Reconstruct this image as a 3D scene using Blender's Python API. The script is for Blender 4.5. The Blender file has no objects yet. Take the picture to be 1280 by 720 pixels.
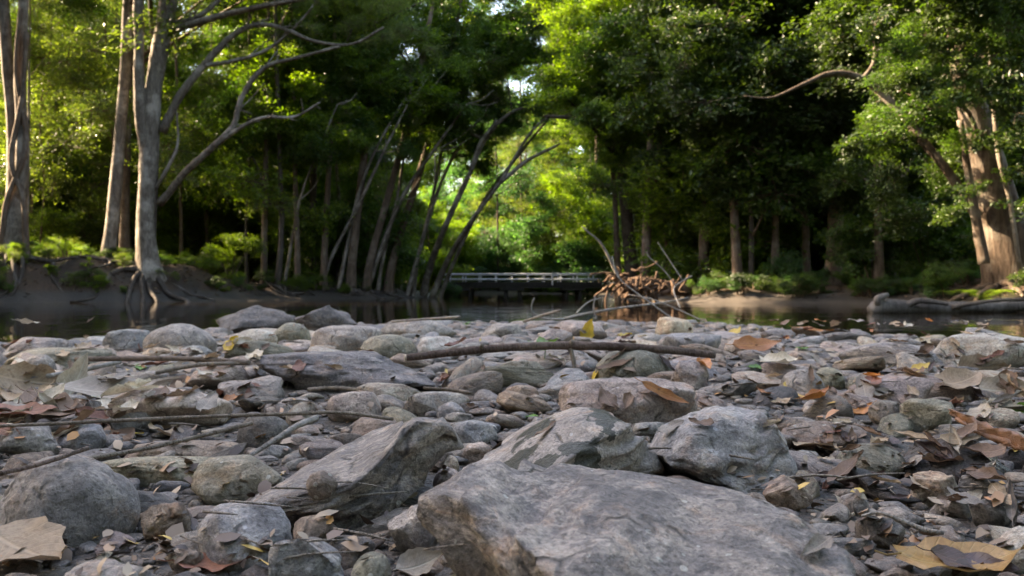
import bpy, bmesh, math, random
import numpy as np
from mathutils import Vector, Matrix, Euler
from mathutils.bvhtree import BVHTree

R = random.Random(7)
NR = np.random.RandomState(11)
PI = math.pi
scene = bpy.context.scene
col = scene.collection

# ---------------------------------------------------------------- camera, sky, sun, exposure
CAMZ, FPX, HY = 0.42, 1000.0, 360.0          # eye height over the water, focal length in 1280-px pixels, horizon row
cam_d = bpy.data.cameras.new('camera'); cam = bpy.data.objects.new('camera', cam_d); col.objects.link(cam)
cam.location = (0, 0, CAMZ); cam.rotation_euler = (math.radians(90), 0, 0)
cam_d.sensor_width = 36.0; cam_d.lens = 36.0 * FPX / 1280.0
cam_d.clip_start = 0.02; cam_d.clip_end = 2000
cam_d.dof.use_dof = True; cam_d.dof.focus_distance = 0.86; cam_d.dof.aperture_fstop = 13.0
scene.camera = cam

SUN_EL = math.radians(33.0)
SUN_H = Vector((-0.95, 0.31)).normalized()
SUN = Vector((SUN_H.x * math.cos(SUN_EL), SUN_H.y * math.cos(SUN_EL), math.sin(SUN_EL)))
world = bpy.data.worlds.new('World'); scene.world = world; world.use_nodes = True
wn = world.node_tree.nodes; wl = world.node_tree.links
sky = wn.new('ShaderNodeTexSky'); sky.sky_type = 'NISHITA'; sky.sun_disc = False
sky.sun_elevation = SUN_EL; sky.sun_rotation = math.atan2(SUN_H.x, SUN_H.y)
sky.air_density = 1.0; sky.dust_density = 2.0; sky.ozone_density = 1.0
wl.new(sky.outputs[0], wn['Background'].inputs[0]); wn['Background'].inputs[1].default_value = 0.15
sl = bpy.data.lights.new('sun', 'SUN'); sl.energy = 5.0; sl.angle = math.radians(0.53); sl.color = (1.0, 0.86, 0.66)
so = bpy.data.objects.new('sun', sl); col.objects.link(so)
so.rotation_euler = (-SUN).to_track_quat('-Z', 'Y').to_euler(); so.location = (-60, 30, 60)
vs = scene.view_settings
vs.view_transform = 'Standard'; vs.look = 'None'; vs.gamma = 1.0; vs.use_curve_mapping = False; vs.exposure = 3.25
vs.use_white_balance = True; vs.white_balance_temperature = 7800; vs.white_balance_tint = 15
scene.cycles.use_denoising = True
scene.cycles.max_bounces = 8; scene.cycles.diffuse_bounces = 4; scene.cycles.glossy_bounces = 3
scene.cycles.transmission_bounces = 5; scene.cycles.transparent_max_bounces = 4
scene.cycles.caustics_reflective = False; scene.cycles.caustics_refractive = False
scene.cycles.sample_clamp_indirect = 6.0

# ---------------------------------------------------------------- helpers
def P(px, py, d):                              # a picture point at depth d
    return np.array(((px - 640) / FPX * d, d, CAMZ - (py - HY) / FPX * d))

_perm = NR.permutation(4096)
_val = NR.rand(4096)
def _h(i, j, k):
    return _val[_perm[(_perm[(_perm[i & 4095] + j) & 4095] + k) & 4095]]
def vnoise(p):                                  # value noise -1..1 on an (n,3) array
    p = np.asarray(p, float); i = np.floor(p).astype(int); f = p - i; f = f * f * (3 - 2 * f)
    x, y, z = i[:, 0], i[:, 1], i[:, 2]; fx, fy, fz = f[:, 0], f[:, 1], f[:, 2]
    r = 0
    for a in (0, 1):
        for b in (0, 1):
            for c in (0, 1):
                w = (fx if a else 1 - fx) * (fy if b else 1 - fy) * (fz if c else 1 - fz)
                r = r + w * _h(x + a, y + b, z + c)
    return r * 2 - 1
def fbm(p, o=4):
    r = 0; a = 1; p = np.asarray(p, float)
    for k in range(o):
        r = r + a * vnoise(p + 17.3 * k); p = p * 2.03; a *= 0.5
    return r
def sst(a, b, x):
    t = np.clip((x - a) / (b - a), 0, 1); return t * t * (3 - 2 * t)

def mesh_np(name, V, F, mat=None, smooth=True):
    V = np.asarray(V, np.float32); F = np.asarray(F, np.int32)
    me = bpy.data.meshes.new(name); k = F.shape[1]
    me.vertices.add(len(V)); me.vertices.foreach_set('co', V.ravel())
    me.loops.add(F.size); me.loops.foreach_set('vertex_index', F.ravel())
    me.polygons.add(len(F)); me.polygons.foreach_set('loop_start', np.arange(0, F.size, k, dtype=np.int32))
    me.update(calc_edges=True)
    me.polygons.foreach_set('use_smooth', np.full(len(F), smooth, bool))
    if mat: me.materials.append(mat)
    me.validate(); return me
def link(name, me, parent=None, loc=None, rot=None, scale=None):
    o = bpy.data.objects.new(name, me); col.objects.link(o)
    if parent: o.parent = parent
    if loc is not None: o.location = [float(v) for v in loc]
    if rot is not None: o.rotation_euler = rot
    if scale is not None: o.scale = scale
    return o
def tag(o, label, cat, group=None, kind=None):
    if label: o['label'] = label
    if cat: o['category'] = cat
    if group: o['group'] = group
    if kind: o['kind'] = kind
    return o

def catmull(pts, n):
    p = np.asarray(pts, float)
    if len(p) < 3:
        t = np.linspace(0, 1, n)[:, None]; return p[0] * (1 - t) + p[-1] * t
    p = np.vstack([2 * p[0] - p[1], p, 2 * p[-1] - p[-2]])
    out = []; m = len(p) - 3
    for u in np.linspace(0, m - 1e-6, n):
        i = int(u); t = u - i; a, b, c, d = p[i:i + 4]
        out.append(0.5 * ((2 * b) + (c - a) * t + (2 * a - 5 * b + 4 * c - d) * t * t + (3 * b - a - 3 * c + d) * t ** 3))
    return np.array(out)
def tube_arrays(pts, rad, n=16, sides=10, rough=0.06, seed=0.0, flare=None):
    q = catmull(np.column_stack([np.asarray(pts, float), np.asarray(rad, float)]), n)
    c, r = q[:, :3], np.maximum(q[:, 3], 1e-4)
    T = np.gradient(c, axis=0); T /= np.linalg.norm(T, axis=1)[:, None] + 1e-9
    ref = np.array([0, 0, 1.0]) if abs(T[0, 2]) < 0.9 else np.array([1.0, 0, 0])
    u = np.cross(T[0], ref); u /= np.linalg.norm(u)
    V = []
    ang = np.linspace(0, 2 * PI, sides, endpoint=False)
    for i in range(n):
        u = u - T[i] * (u @ T[i]); u /= np.linalg.norm(u) + 1e-9
        v = np.cross(T[i], u)
        rr = r[i] * np.ones(sides)
        if flare is not None:
            k, amp, decay = flare
            rr = rr * (1 + amp * math.exp(-i / n * decay) * (0.45 + 0.55 * np.cos(k * ang + seed) ** 3))
        V.append(c[i] + np.outer(rr * np.cos(ang), u) + np.outer(rr * np.sin(ang), v))
    V = np.vstack(V)
    if rough:
        rv = np.repeat(r, sides)
        nz = fbm(V / np.array([1, 1, 2.2]) / (np.mean(r) * 1.6) + seed * 3.1, 3)
        ctr = np.repeat(c, sides, axis=0)
        V = V + (V - ctr) / (np.linalg.norm(V - ctr, axis=1)[:, None] + 1e-9) * (rv * nz * rough)[:, None]
    F = []
    for i in range(n - 1):
        for j in range(sides):
            a = i * sides + j; b = i * sides + (j + 1) % sides
            F.append((a, b, b + sides, a + sides))
    s = len(V); V = np.vstack([V, c[0], c[-1]])
    for j in range(sides):
        b = (j + 1) % sides
        F.append((s, b, j, j)); F.append((s + 1, (n - 1) * sides + j, (n - 1) * sides + b, (n - 1) * sides + b))
    return V, F
def tube_mesh(name, pts, rad, mat, n=16, sides=10, rough=0.06, seed=0.0, flare=None):
    V, F = tube_arrays(pts, rad, n, sides, rough, seed, flare)
    me = bpy.data.meshes.new(name)
    me.from_pydata(V.tolist(), [], [f if f[2] != f[3] else f[:3] for f in F])
    for p in me.polygons: p.use_smooth = True
    me.materials.append(mat); return me
def join_tubes(name, lst, mat):
    Vs, Fs, o = [], [], 0
    for V, F in lst:
        Vs.append(V); Fs += [tuple(i + o for i in (f if f[2] != f[3] else f[:3])) for f in F]; o += len(V)
    me = bpy.data.meshes.new(name); me.from_pydata(np.vstack(Vs).tolist(), [], Fs)
    for p in me.polygons: p.use_smooth = True
    me.materials.append(mat); return me
def box_mesh(name, lo, hi, mat, bevel=0.0):
    bm = bmesh.new(); bmesh.ops.create_cube(bm, size=1)
    for v in bm.verts: v.co = Vector([lo[i] + (v.co[i] + .5) * (hi[i] - lo[i]) for i in range(3)])
    if bevel: bmesh.ops.bevel(bm, geom=bm.edges[:], offset=bevel, segments=2, affect='EDGES')
    me = bpy.data.meshes.new(name); bm.to_mesh(me); bm.free(); me.materials.append(mat); return me

# ---------------------------------------------------------------- materials
class Mat:
    def __init__(s, name):
        s.m = bpy.data.materials.new(name); s.m.use_nodes = True
        s.t = s.m.node_tree; s.n = s.t.nodes; s.l = s.t.links
        s.b = s.n['Principled BSDF']; s.out = s.n['Material Output']
        s.co = None
    def new(s, t, **k):
        n = s.n.new('ShaderNode' + t)
        for a, v in k.items(): setattr(n, a, v)
        return n
    def set(s, sock, v):
        if hasattr(v, 'node') or isinstance(v, bpy.types.NodeSocket): s.l.new(v, sock)
        else: sock.default_value = v
    def coord(s, kind='Object'):
        if s.co is None: s.co = s.new('TexCoord')
        return s.co.outputs[kind]
    def mapped(s, vec, scale=(1, 1, 1), rot=(0, 0, 0), loc=None):
        n = s.new('Mapping'); s.l.new(vec, n.inputs['Vector']); n.inputs['Scale'].default_value = scale
        n.inputs['Rotation'].default_value = rot
        if loc is not None: s.set(n.inputs['Location'], loc)
        return n.outputs[0]
    def noise(s, vec, scale, detail=6, rough=0.6, dist=0.0, out=0):
        n = s.new('TexNoise'); s.l.new(vec, n.inputs['Vector'])
        n.inputs['Scale'].default_value = scale; n.inputs['Detail'].default_value = detail
        n.inputs['Roughness'].default_value = rough; n.inputs['Distortion'].default_value = dist
        return n.outputs[out]
    def ramp(s, fac, stops, interp='LINEAR'):
        n = s.new('ValToRGB'); s.l.new(fac, n.inputs[0]); e = n.color_ramp.elements; n.color_ramp.interpolation = interp
        while len(e) < len(stops): e.new(0.5)
        for x, (p, c) in zip(e, stops): x.position = p; x.color = (*c, 1) if len(c) == 3 else c
        return n.outputs[0]
    def mix(s, fac, a, b, mode='MIX'):
        n = s.new('Mix', data_type='RGBA', blend_type=mode)
        s.set(n.inputs[0], fac)
        for i, v in ((6, a), (7, b)):
            if isinstance(v, tuple): v = (*v, 1) if len(v) == 3 else v
            s.set(n.inputs[i], v)
        return n.outputs[2]
    def math(s, op, a, b=0.0):
        n = s.new('Math', operation=op); s.set(n.inputs[0], a); s.set(n.inputs[1], b); return n.outputs[0]
    def bump(s, h, strength, dist, prev=None):
        n = s.new('Bump'); s.l.new(h, n.inputs['Height']); n.inputs['Strength'].default_value = strength
        n.inputs['Distance'].default_value = dist
        if prev is not None: s.l.new(prev, n.inputs['Normal'])
        return n.outputs[0]
    def fin(s, color=None, rough=None, normal=None, spec=None):
        if color is not None: s.set(s.b.inputs['Base Color'], (*color, 1) if isinstance(color, tuple) else color)
        if rough is not None: s.set(s.b.inputs['Roughness'], rough)
        if normal is not None: s.l.new(normal, s.b.inputs['Normal'])
        if spec is not None: s.b.inputs['Specular IOR Level'].default_value = spec
        return s.m
G3 = lambda v: (v, v, v)

def stone_mat(name, c1, c2, c3, wet=0.0, island=False, patches=None, strata=0.0, k=1.0):
    """mottled weathered river stone: base c1, mottle c2, pale mineral crust c3"""
    m = Mat(name); v = m.coord('Object')
    if island:
        rnd = m.new('NewGeometry').outputs['Random Per Island']
        vec = v
    else:
        rnd = m.new('ObjectInfo').outputs['Random']
        off = m.new('CombineXYZ'); m.set(off.inputs[0], m.math('MULTIPLY', rnd, 37.0)); m.set(off.inputs[1], m.math('MULTIPLY', rnd, 91.0))
        vec = m.mapped(v, loc=off.outputs[0])
    big = m.noise(vec, 9 * k, 5, 0.6, 0.6); mid = m.noise(vec, 34 * k, 7, 0.68, 0.3); fine = m.noise(vec, 260 * k, 4, 0.75)
    base = m.mix(m.ramp(big, [(0.36, G3(0)), (0.64, G3(1))]), c1, c2)
    base = m.mix(m.ramp(mid, [(0.50, G3(0)), (0.62, G3(0.8))]), base, c3); base = m.mix(m.ramp(mid, [(0.36, G3(0.75)), (0.46, G3(0))]), base, tuple(x * 0.55 for x in c1))
    lay = m.noise(m.mapped(vec, (1, 1.4, 3.2), (0.5, 0.3, 0.4)), 16 * k, 6, 0.65, 0.4)
    base = m.mix(m.ramp(lay, [(0.52, G3(0)), (0.60, G3(0.5 if strata else .22)), (0.66, G3(0))]), base, tuple(x * 1.5 for x in c3))
    base = m.mix(0.8, base, m.ramp(fine, [(0.30, G3(0.34)), (0.5, G3(0.95)), (0.70, G3(1.45))]), 'MULTIPLY')
    vo = m.new('TexVoronoi'); m.l.new(vec, vo.inputs['Vector']); vo.inputs['Scale'].default_value = 55 * k
    spots = m.math('MULTIPLY', m.math('LESS_THAN', vo.outputs['Distance'], 0.14), m.math('GREATER_THAN', big, 0.5))
    base = m.mix(m.math('MULTIPLY', spots, 0.5), base, tuple(min(0.6, x * 2.0) for x in c3))
    dark = m.math('LESS_THAN', m.noise(vec, 120 * k, 3, 0.6), 0.37)
    base = m.mix(m.math('MULTIPLY', dark, 0.5), base, tuple(x * 0.35 for x in c1))
    st_ = m.noise(m.mapped(vec, (1, 1, 1.6), (0.2, 0.5, 0)), 14 * k, 6, 0.7, 1.2)
    base = m.mix(m.ramp(st_, [(0.54, G3(0)), (0.66, G3(0.55))]), base, m.mix(1.0, base, (1.25, 0.88, 0.62), 'MULTIPLY'))
    base = m.mix(m.ramp(st_, [(0.30, G3(0.6)), (0.42, G3(0))]), base, tuple(x * 0.45 for x in c1))
    cw = m.mix(0.12, vec, m.noise(vec, 7 * k, 4, 0.6, 0, 1))
    cr_ = m.new('TexVoronoi', feature='DISTANCE_TO_EDGE'); m.l.new(cw, cr_.inputs['Vector']); cr_.inputs['Scale'].default_value = 9 * k
    crack = m.math('MULTIPLY', m.ramp(cr_.outputs['Distance'], [(0.004, G3(1)), (0.03, G3(0))]), m.ramp(mid, [(0.46, G3(0)), (0.56, G3(1))]))
    base = m.mix(m.math('MULTIPLY', crack, 0.75), base, tuple(x * 0.2 for x in c1))
    var = m.ramp(rnd, [(0, (0.70, 0.70, 0.74)), (0.35, (1.0, 0.97, 0.93)), (0.65, (0.86, 0.82, 0.86)), (1, (1.22, 1.16, 1.06))])
    if island: var = m.ramp(rnd, [(0, (0.45, 0.47, 0.52)), (0.2, (1.0, 0.97, 0.93)), (0.4, (0.75, 0.62, 0.52)), (0.6, (1.25, 1.15, 1.05)), (0.72, (0.6, 0.55, 0.55)), (0.9, (1.0, 1.02, 1.0)), (1, (1.45, 1.3, 1.1))])
    base = m.mix(1.0, base, var, 'MULTIPLY')
    rough = m.ramp(mid, [(0.3, G3(0.62)), (0.7, G3(0.86))])
    if wet: rough = m.ramp(big, [(0.42, G3(0.16)), (0.6, G3(0.62))])
    nrm = m.bump(big, 0.6, 0.02 / k); nrm = m.bump(mid, 0.9, 0.011 / k, nrm); nrm = m.bump(fine, 0.9, 0.0028 / k, nrm); nrm = m.bump(m.math('SUBTRACT', 1.0, crack), 0.8, 0.004 / k, nrm)
    if strata: nrm = m.bump(lay, strata, 0.014, nrm)
    if patches:                                        # damp algae patches with a shape of their own
        wob = m.noise(vec, 42, 4, 0.6)
        tot = None
        for (x, y, rx, ry) in patches:
            q = m.mapped(m.coord('Object'), (1 / rx, 1 / ry, 0), loc=(-x / rx, -y / ry, 0))
            ln = m.new('VectorMath', operation='LENGTH'); m.l.new(q, ln.inputs[0])
            d = m.math('ADD', ln.outputs['Value'], m.math('MULTIPLY', m.math('SUBTRACT', wob, 0.5), 3.0))
            k = m.ramp(d, [(0.94, G3(1)), (1.0, G3(0))])
            tot = k if tot is None else m.math('MAXIMUM', tot, k)
        base = m.mix(m.math('MULTIPLY', tot, 0.93), base, m.mix(fine, (0.012, 0.013, 0.006), (0.035, 0.032, 0.012)))
        rough = m.mix(tot, rough, G3(0.38))
    return m.fin(base, rough, nrm, 0.4)
GREY = (0.135, 0.125, 0.122)
SM = {
    'grey': stone_mat('stone_grey', (0.239, 0.210, 0.186), (0.342, 0.301, 0.264), (0.477, 0.417, 0.351)),
    'blue-grey': stone_mat('stone_blue_grey', (0.207, 0.200, 0.200), (0.310, 0.297, 0.288), (0.461, 0.426, 0.379)),
    'brown': stone_mat('stone_brown', (0.199, 0.149, 0.118), (0.302, 0.229, 0.176), (0.429, 0.334, 0.253)),
    'tan': stone_mat('stone_tan', (0.366, 0.281, 0.204), (0.461, 0.372, 0.281), (0.550, 0.508, 0.386)),
    'olive': stone_mat('stone_olive', (0.190, 0.175, 0.124), (0.278, 0.256, 0.183), (0.398, 0.356, 0.267)),
    'dark': stone_mat('stone_dark', (0.095, 0.085, 0.078), (0.159, 0.139, 0.124), (0.239, 0.210, 0.180)),
    'pinkish': stone_mat('stone_pinkish', (0.287, 0.224, 0.195), (0.389, 0.311, 0.267), (0.525, 0.433, 0.365)),
    'pale': stone_mat('stone_pale', (0.373, 0.327, 0.281), (0.477, 0.426, 0.368), (0.550, 0.550, 0.486)),
    'wet': stone_mat('stone_wet', (0.080, 0.067, 0.060), (0.135, 0.114, 0.095), (0.223, 0.186, 0.152), wet=1),
    'layered': stone_mat('stone_layered', (0.151, 0.135, 0.130), (0.242, 0.213, 0.196), (0.363, 0.314, 0.271), strata=0.35),
    'algae': stone_mat('stone_algae', (0.247, 0.216, 0.195), (0.342, 0.301, 0.267), (0.477, 0.417, 0.358),
                       patches=[(-0.055, -0.075, 0.030, 0.022), (-0.030, -0.015, 0.022, 0.026), (0.045, -0.045, 0.020, 0.045), (0.016, -0.11, 0.020, 0.016), (0.055, 0.03, 0.022, 0.022), (0.008, 0.05, 0.022, 0.016), (-0.03, -0.12, .02, .015)]),
}
M_pebble = stone_mat('pebble', (0.170, 0.153, 0.142), (0.256, 0.230, 0.213), (0.383, 0.341, 0.298), island=True)
M_gravel = stone_mat('wet_gravel', (0.078, 0.068, 0.060), (0.135, 0.116, 0.099), (0.241, 0.199, 0.156), island=True, wet=1, k=3.0)

def bark_mat(name, c1, c2, c3, zs=0.25, lichen=None):
    m = Mat(name); v = m.coord('Object')
    a = m.noise(m.mapped(v, (1, 1, zs)), 9, 7, 0.68, 0.6); b = m.noise(m.mapped(v, (1, 1, zs * .5)), 34, 6, 0.7)
    g = m.noise(v, 1.7, 4, 0.6)
    c = m.mix(m.ramp(a, [(0.35, G3(0)), (0.65, G3(1))]), c1, c2)
    c = m.mix(m.ramp(g, [(0.48, G3(0)), (0.62, G3(0.8))]), c, c3)
    c = m.mix(0.7, c, m.ramp(b, [(0.3, G3(0.45)), (0.6, G3(1.15))]), 'MULTIPLY')
    n = m.bump(a, 0.9, 0.05); n = m.bump(b, 0.8, 0.012, n)
    return m.fin(c, 0.88, n, 0.25)
BK = {
    'pale': bark_mat('bark_pale', (0.075, 0.058, 0.043), (0.20, 0.165, 0.128), (0.34, 0.295, 0.24)),
    'dark': bark_mat('bark_dark', (0.045, 0.034, 0.026), (0.085, 0.064, 0.048), (0.12, 0.10, 0.08)),
    'brown': bark_mat('bark_brown', (0.075, 0.050, 0.034), (0.150, 0.102, 0.070), (0.20, 0.155, 0.115)),
    'fibrous': bark_mat('bark_fibrous', (0.035, 0.024, 0.016), (0.115, 0.080, 0.056), (0.17, 0.145, 0.115), zs=0.14),
    'root': bark_mat('root_bark', (0.035, 0.027, 0.021), (0.085, 0.066, 0.052), (0.14, 0.115, 0.095)),
    'rootball': bark_mat('rootball_bark', (0.05, 0.030, 0.020), (0.115, 0.068, 0.042), (0.17, 0.11, 0.07)),
    'dead': bark_mat('dead_wood', (0.19, 0.165, 0.14), (0.28, 0.25, 0.22), (0.36, 0.33, 0.29), zs=0.15),
    'stick': bark_mat('stick_bark', (0.085, 0.055, 0.045), (0.15, 0.105, 0.085), (0.24, 0.19, 0.155)),
    'twig': bark_mat('twig_bark', (0.14, 0.11, 0.085), (0.21, 0.17, 0.135), (0.28, 0.235, 0.19)),
    'log': bark_mat('log_bark', (0.05, 0.043, 0.038), (0.10, 0.088, 0.078), (0.16, 0.145, 0.13)),
}
def leaf_mat(name, c1, c2, c3, trans=0.45, tint=(1.5, 1.55, 0.55)):
    m = Mat(name); r = m.new('NewGeometry').outputs['Random Per Island']; o = m.new('ObjectInfo').outputs['Random']
    c = m.ramp(r, [(0.0, c1), (0.45, c2), (0.85, c3), (1.0, tuple(min(0.3, x * 1.5) for x in c3))])
    c = m.mix(1.0, c, m.ramp(o, [(0, (0.78, 0.80, 0.85)), (1, (1.2, 1.15, 0.95))]), 'MULTIPLY')
    m.fin(c, 0.42, None, 0.45)
    t = m.new('BsdfTranslucent'); m.set(t.inputs[0], m.mix(1.0, c, tint, 'MULTIPLY'))
    mx = m.new('MixShader'); mx.inputs[0].default_value = trans
    m.l.new(m.b.outputs[0], mx.inputs[1]); m.l.new(t.outputs[0], mx.inputs[2]); m.l.new(mx.outputs[0], m.out.inputs[0])
    return m.m
LM = {
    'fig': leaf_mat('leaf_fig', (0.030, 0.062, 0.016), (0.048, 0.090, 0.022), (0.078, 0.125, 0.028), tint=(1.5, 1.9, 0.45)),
    'shade': leaf_mat('leaf_painted_shade', (0.018, 0.038, 0.012), (0.030, 0.058, 0.016), (0.050, 0.085, 0.020), trans=0.4, tint=(1.7, 1.8, 0.5)),  # darker leaf colour, stands in for shade on the reddish bank's foliage
    'gum': leaf_mat('leaf_gum', (0.050, 0.078, 0.026), (0.078, 0.110, 0.034), (0.120, 0.145, 0.045), trans=0.5, tint=(1.6, 1.85, 0.5)),
    'bright': leaf_mat('leaf_bright', (0.060, 0.098, 0.018), (0.090, 0.132, 0.022), (0.130, 0.170, 0.028), trans=0.55, tint=(1.55, 2.0, 0.42)),
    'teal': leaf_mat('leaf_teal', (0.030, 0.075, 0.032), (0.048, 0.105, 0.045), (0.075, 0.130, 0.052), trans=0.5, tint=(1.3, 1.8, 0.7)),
}
def dead_leaf_mat(name, c1, c2, c3, rough=0.6, trans=0.15):
    m = Mat(name); v = m.coord('Object'); uv = m.coord('UV')
    o = m.new('ObjectInfo').outputs['Random']
    off = m.new('CombineXYZ'); m.set(off.inputs[0], m.math('MULTIPLY', o, 13.0)); m.set(off.inputs[2], m.math('MULTIPLY', o, 29.0))
    vec = m.mapped(v, loc=off.outputs[0])
    a = m.noise(vec, 30, 6, 0.65, 0.5); b = m.noise(vec, 190, 4, 0.7)
    c = m.mix(m.ramp(a, [(0.35, G3(0)), (0.62, G3(1))]), c1, c2)
    c = m.mix(m.ramp(a, [(0.60, G3(0)), (0.68, G3(0.75))]), c, c3)
    c = m.mix(0.55, c, m.ramp(b, [(0.30, G3(0.45)), (0.6, G3(1.1))]), 'MULTIPLY')
    sx = m.new('SeparateXYZ'); m.l.new(uv, sx.inputs[0])
    dv = m.math('ABSOLUTE', m.math('SUBTRACT', sx.outputs[1], 0.5))
    rib = m.ramp(dv, [(0.012, G3(1)), (0.04, G3(0))])
    side = m.math('SINE', m.math('MULTIPLY', m.math('SUBTRACT', sx.outputs[0], m.math('MULTIPLY', dv, 0.45)), 75.0))
    sv = m.ramp(side, [(0.86, G3(0)), (0.98, G3(1))])
    vein = m.math('MAXIMUM', rib, m.math('MULTIPLY', sv, 0.5))
    c = m.mix(m.math('MULTIPLY', vein, 0.5), c, tuple(min(0.65, x * 1.5) for x in c2))
    c = m.mix(1.0, c, m.ramp(o, [(0, (0.72, 0.70, 0.70)), (0.5, (1.0, 0.97, 0.93)), (1, (1.2, 1.16, 1.1))]), 'MULTIPLY')
    n = m.bump(vein, 0.5, 0.0012); n = m.bump(a, 0.5, 0.004, n)
    m.fin(c, rough, n, 0.4)
    t = m.new('BsdfTranslucent'); m.set(t.inputs[0], c)
    mx = m.new('MixShader'); mx.inputs[0].default_value = trans
    m.l.new(m.b.outputs[0], mx.inputs[1]); m.l.new(t.outputs[0], mx.inputs[2]); m.l.new(mx.outputs[0], m.out.inputs[0])
    return m.m
DL = {
    'tan': dead_leaf_mat('dead_leaf_tan', (0.30, 0.205, 0.125), (0.40, 0.295, 0.195), (0.20, 0.125, 0.07)),
    'pale': dead_leaf_mat('dead_leaf_pale', (0.42, 0.355, 0.27), (0.52, 0.455, 0.36), (0.28, 0.21, 0.14)),
    'greyish': dead_leaf_mat('dead_leaf_grey', (0.20, 0.165, 0.135), (0.29, 0.25, 0.21), (0.13, 0.10, 0.08)),
    'brown': dead_leaf_mat('dead_leaf_brown', (0.13, 0.075, 0.045), (0.20, 0.125, 0.08), (0.08, 0.045, 0.03)),
    'red-brown': dead_leaf_mat('dead_leaf_red', (0.15, 0.055, 0.035), (0.23, 0.10, 0.06), (0.08, 0.03, 0.022)),
    'orange': dead_leaf_mat('dead_leaf_orange', (0.36, 0.125, 0.03), (0.46, 0.19, 0.05), (0.20, 0.07, 0.02), 0.45),
    'yellow': dead_leaf_mat('dead_leaf_yellow', (0.55, 0.36, 0.04), (0.66, 0.46, 0.07), (0.35, 0.19, 0.03), 0.45, 0.25),
    'green': dead_leaf_mat('leaf_green', (0.09, 0.20, 0.03), (0.15, 0.30, 0.045), (0.07, 0.14, 0.03), 0.4, 0.3),
    'ochre': dead_leaf_mat('dead_leaf_ochre', (0.40, 0.215, 0.065), (0.48, 0.29, 0.11), (0.15, 0.055, 0.03), 0.35),
    'dark': dead_leaf_mat('dead_leaf_dark', (0.050, 0.030, 0.026), (0.095, 0.062, 0.055), (0.03, 0.02, 0.018), 0.35),
}
def ground_mat():
    m = Mat('ground_earth'); v = m.coord('Object')
    geo = m.new('NewGeometry'); sx = m.new('SeparateXYZ'); m.l.new(geo.outputs['Position'], sx.inputs[0])
    a = m.noise(v, 0.9, 6, 0.65); b = m.noise(v, 14, 6, 0.7); c = m.noise(v, 95, 5, 0.7)
    grav = m.mix(m.ramp(c, [(0.35, G3(0)), (0.65, G3(1))]), (0.022, 0.018, 0.015), (0.085, 0.070, 0.057))
    soil = m.mix(m.ramp(b, [(0.35, G3(0)), (0.65, G3(1))]), (0.034, 0.020, 0.013), (0.085, 0.048, 0.027))
    lit = m.mix(m.ramp(c, [(0.4, G3(0)), (0.6, G3(1))]), (0.020, 0.015, 0.011), (0.050, 0.036, 0.025))
    soil = m.mix(m.ramp(a, [(0.42, G3(0)), (0.6, G3(1))]), soil, lit)
    col_ = m.mix(m.ramp(sx.outputs[2], [(0.26, G3(0)), (0.40, G3(1))]), grav, soil)
    vo = m.new('TexVoronoi'); m.l.new(v, vo.inputs['Vector']); vo.inputs['Scale'].default_value = 110
    n = m.bump(b, 0.6, 0.05); n = m.bump(vo.outputs['Distance'], 0.8, 0.006, n); n = m.bump(c, 0.6, 0.006, n)
    return m.fin(col_, m.ramp(c, [(0.4, G3(0.45)), (0.6, G3(0.85))]), n, 0.35)
M_ground = ground_mat()
def water_mat():
    m = Mat('creek_water'); v = m.coord('Object')
    a = m.noise(m.mapped(v, (1.0, 0.55, 1)), 1.3, 3, 0.5); b = m.noise(m.mapped(v, (1, 0.6, 1)), 7.0, 3, 0.5)
    n = m.bump(a, 0.25, 0.05); n = m.bump(b, 0.12, 0.012, n)
    m.fin((0.012, 0.0085, 0.005), 0.03, n); m.b.inputs['IOR'].default_value = 1.33
    return m.m
M_water = water_mat()
def plain(name, c1, c2, rough=0.7, scale=6, bump=0.3, metal=0.0):
    m = Mat(name); v = m.coord('Object'); a = m.noise(v, scale, 6, 0.65); b = m.noise(v, scale * 9, 4, 0.6)
    c = m.mix(m.ramp(a, [(0.35, G3(0)), (0.65, G3(1))]), c1, c2)
    c = m.mix(0.4, c, m.ramp(b, [(0.3, G3(0.6)), (0.6, G3(1.05))]), 'MULTIPLY')
    m.b.inputs['Metallic'].default_value = metal
    return m.fin(c, rough, m.bump(b, bump, 0.01))
M_conc = plain('bridge_concrete', (0.10, 0.095, 0.085), (0.17, 0.16, 0.145), 0.85)
M_timber = plain('bridge_timber', (0.030, 0.026, 0.022), (0.060, 0.052, 0.044), 0.85)
M_steel = plain('galvanised_rail', (0.68, 0.71, 0.74), (0.78, 0.80, 0.82), 0.45)
M_white = plain('white_paint', (0.70, 0.70, 0.68), (0.80, 0.80, 0.78), 0.5)
M_stem = plain('green_stem', (0.10, 0.17, 0.04), (0.16, 0.24, 0.06), 0.5, 60)

# ---------------------------------------------------------------- terrain
LBY = [-60, 5, 15, 20, 21.8, 23, 23.8, 26, 28, 30, 32, 35, 40, 46, 70, 120]
LBX = [-19, -19, -17.6, -16.4, -15.2, -12.8, -10.6, -9.0, -7.8, -6.1, -4.6, -3.7, -3.4, -4.4, -9, -12]
RBY = [-60, 5, 12, 14, 16.5, 19, 20.5, 21.5, 22.5, 23.5, 26, 32, 40, 46, 70, 120]
RBX = [11.5, 10.2, 9.3, 8.8, 8.8, 9.2, 9.3, 8.7, 6.6, 4.3, 3.9, 4.1, 4.3, 5.2, 8, 9]
BEX = [-30, -9, -6, -4.4, -3.6, -2.9, -2, 0, 1.4, 2.3, 2.75, 3.15, 4, 6, 9, 30]
BEY = [-6, 2.6, 4.0, 5.2, 6.2, 8.2, 9.6, 10.8, 10.6, 9.8, 8.2, 6.4, 5.2, 4.4, 3, -6]
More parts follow.
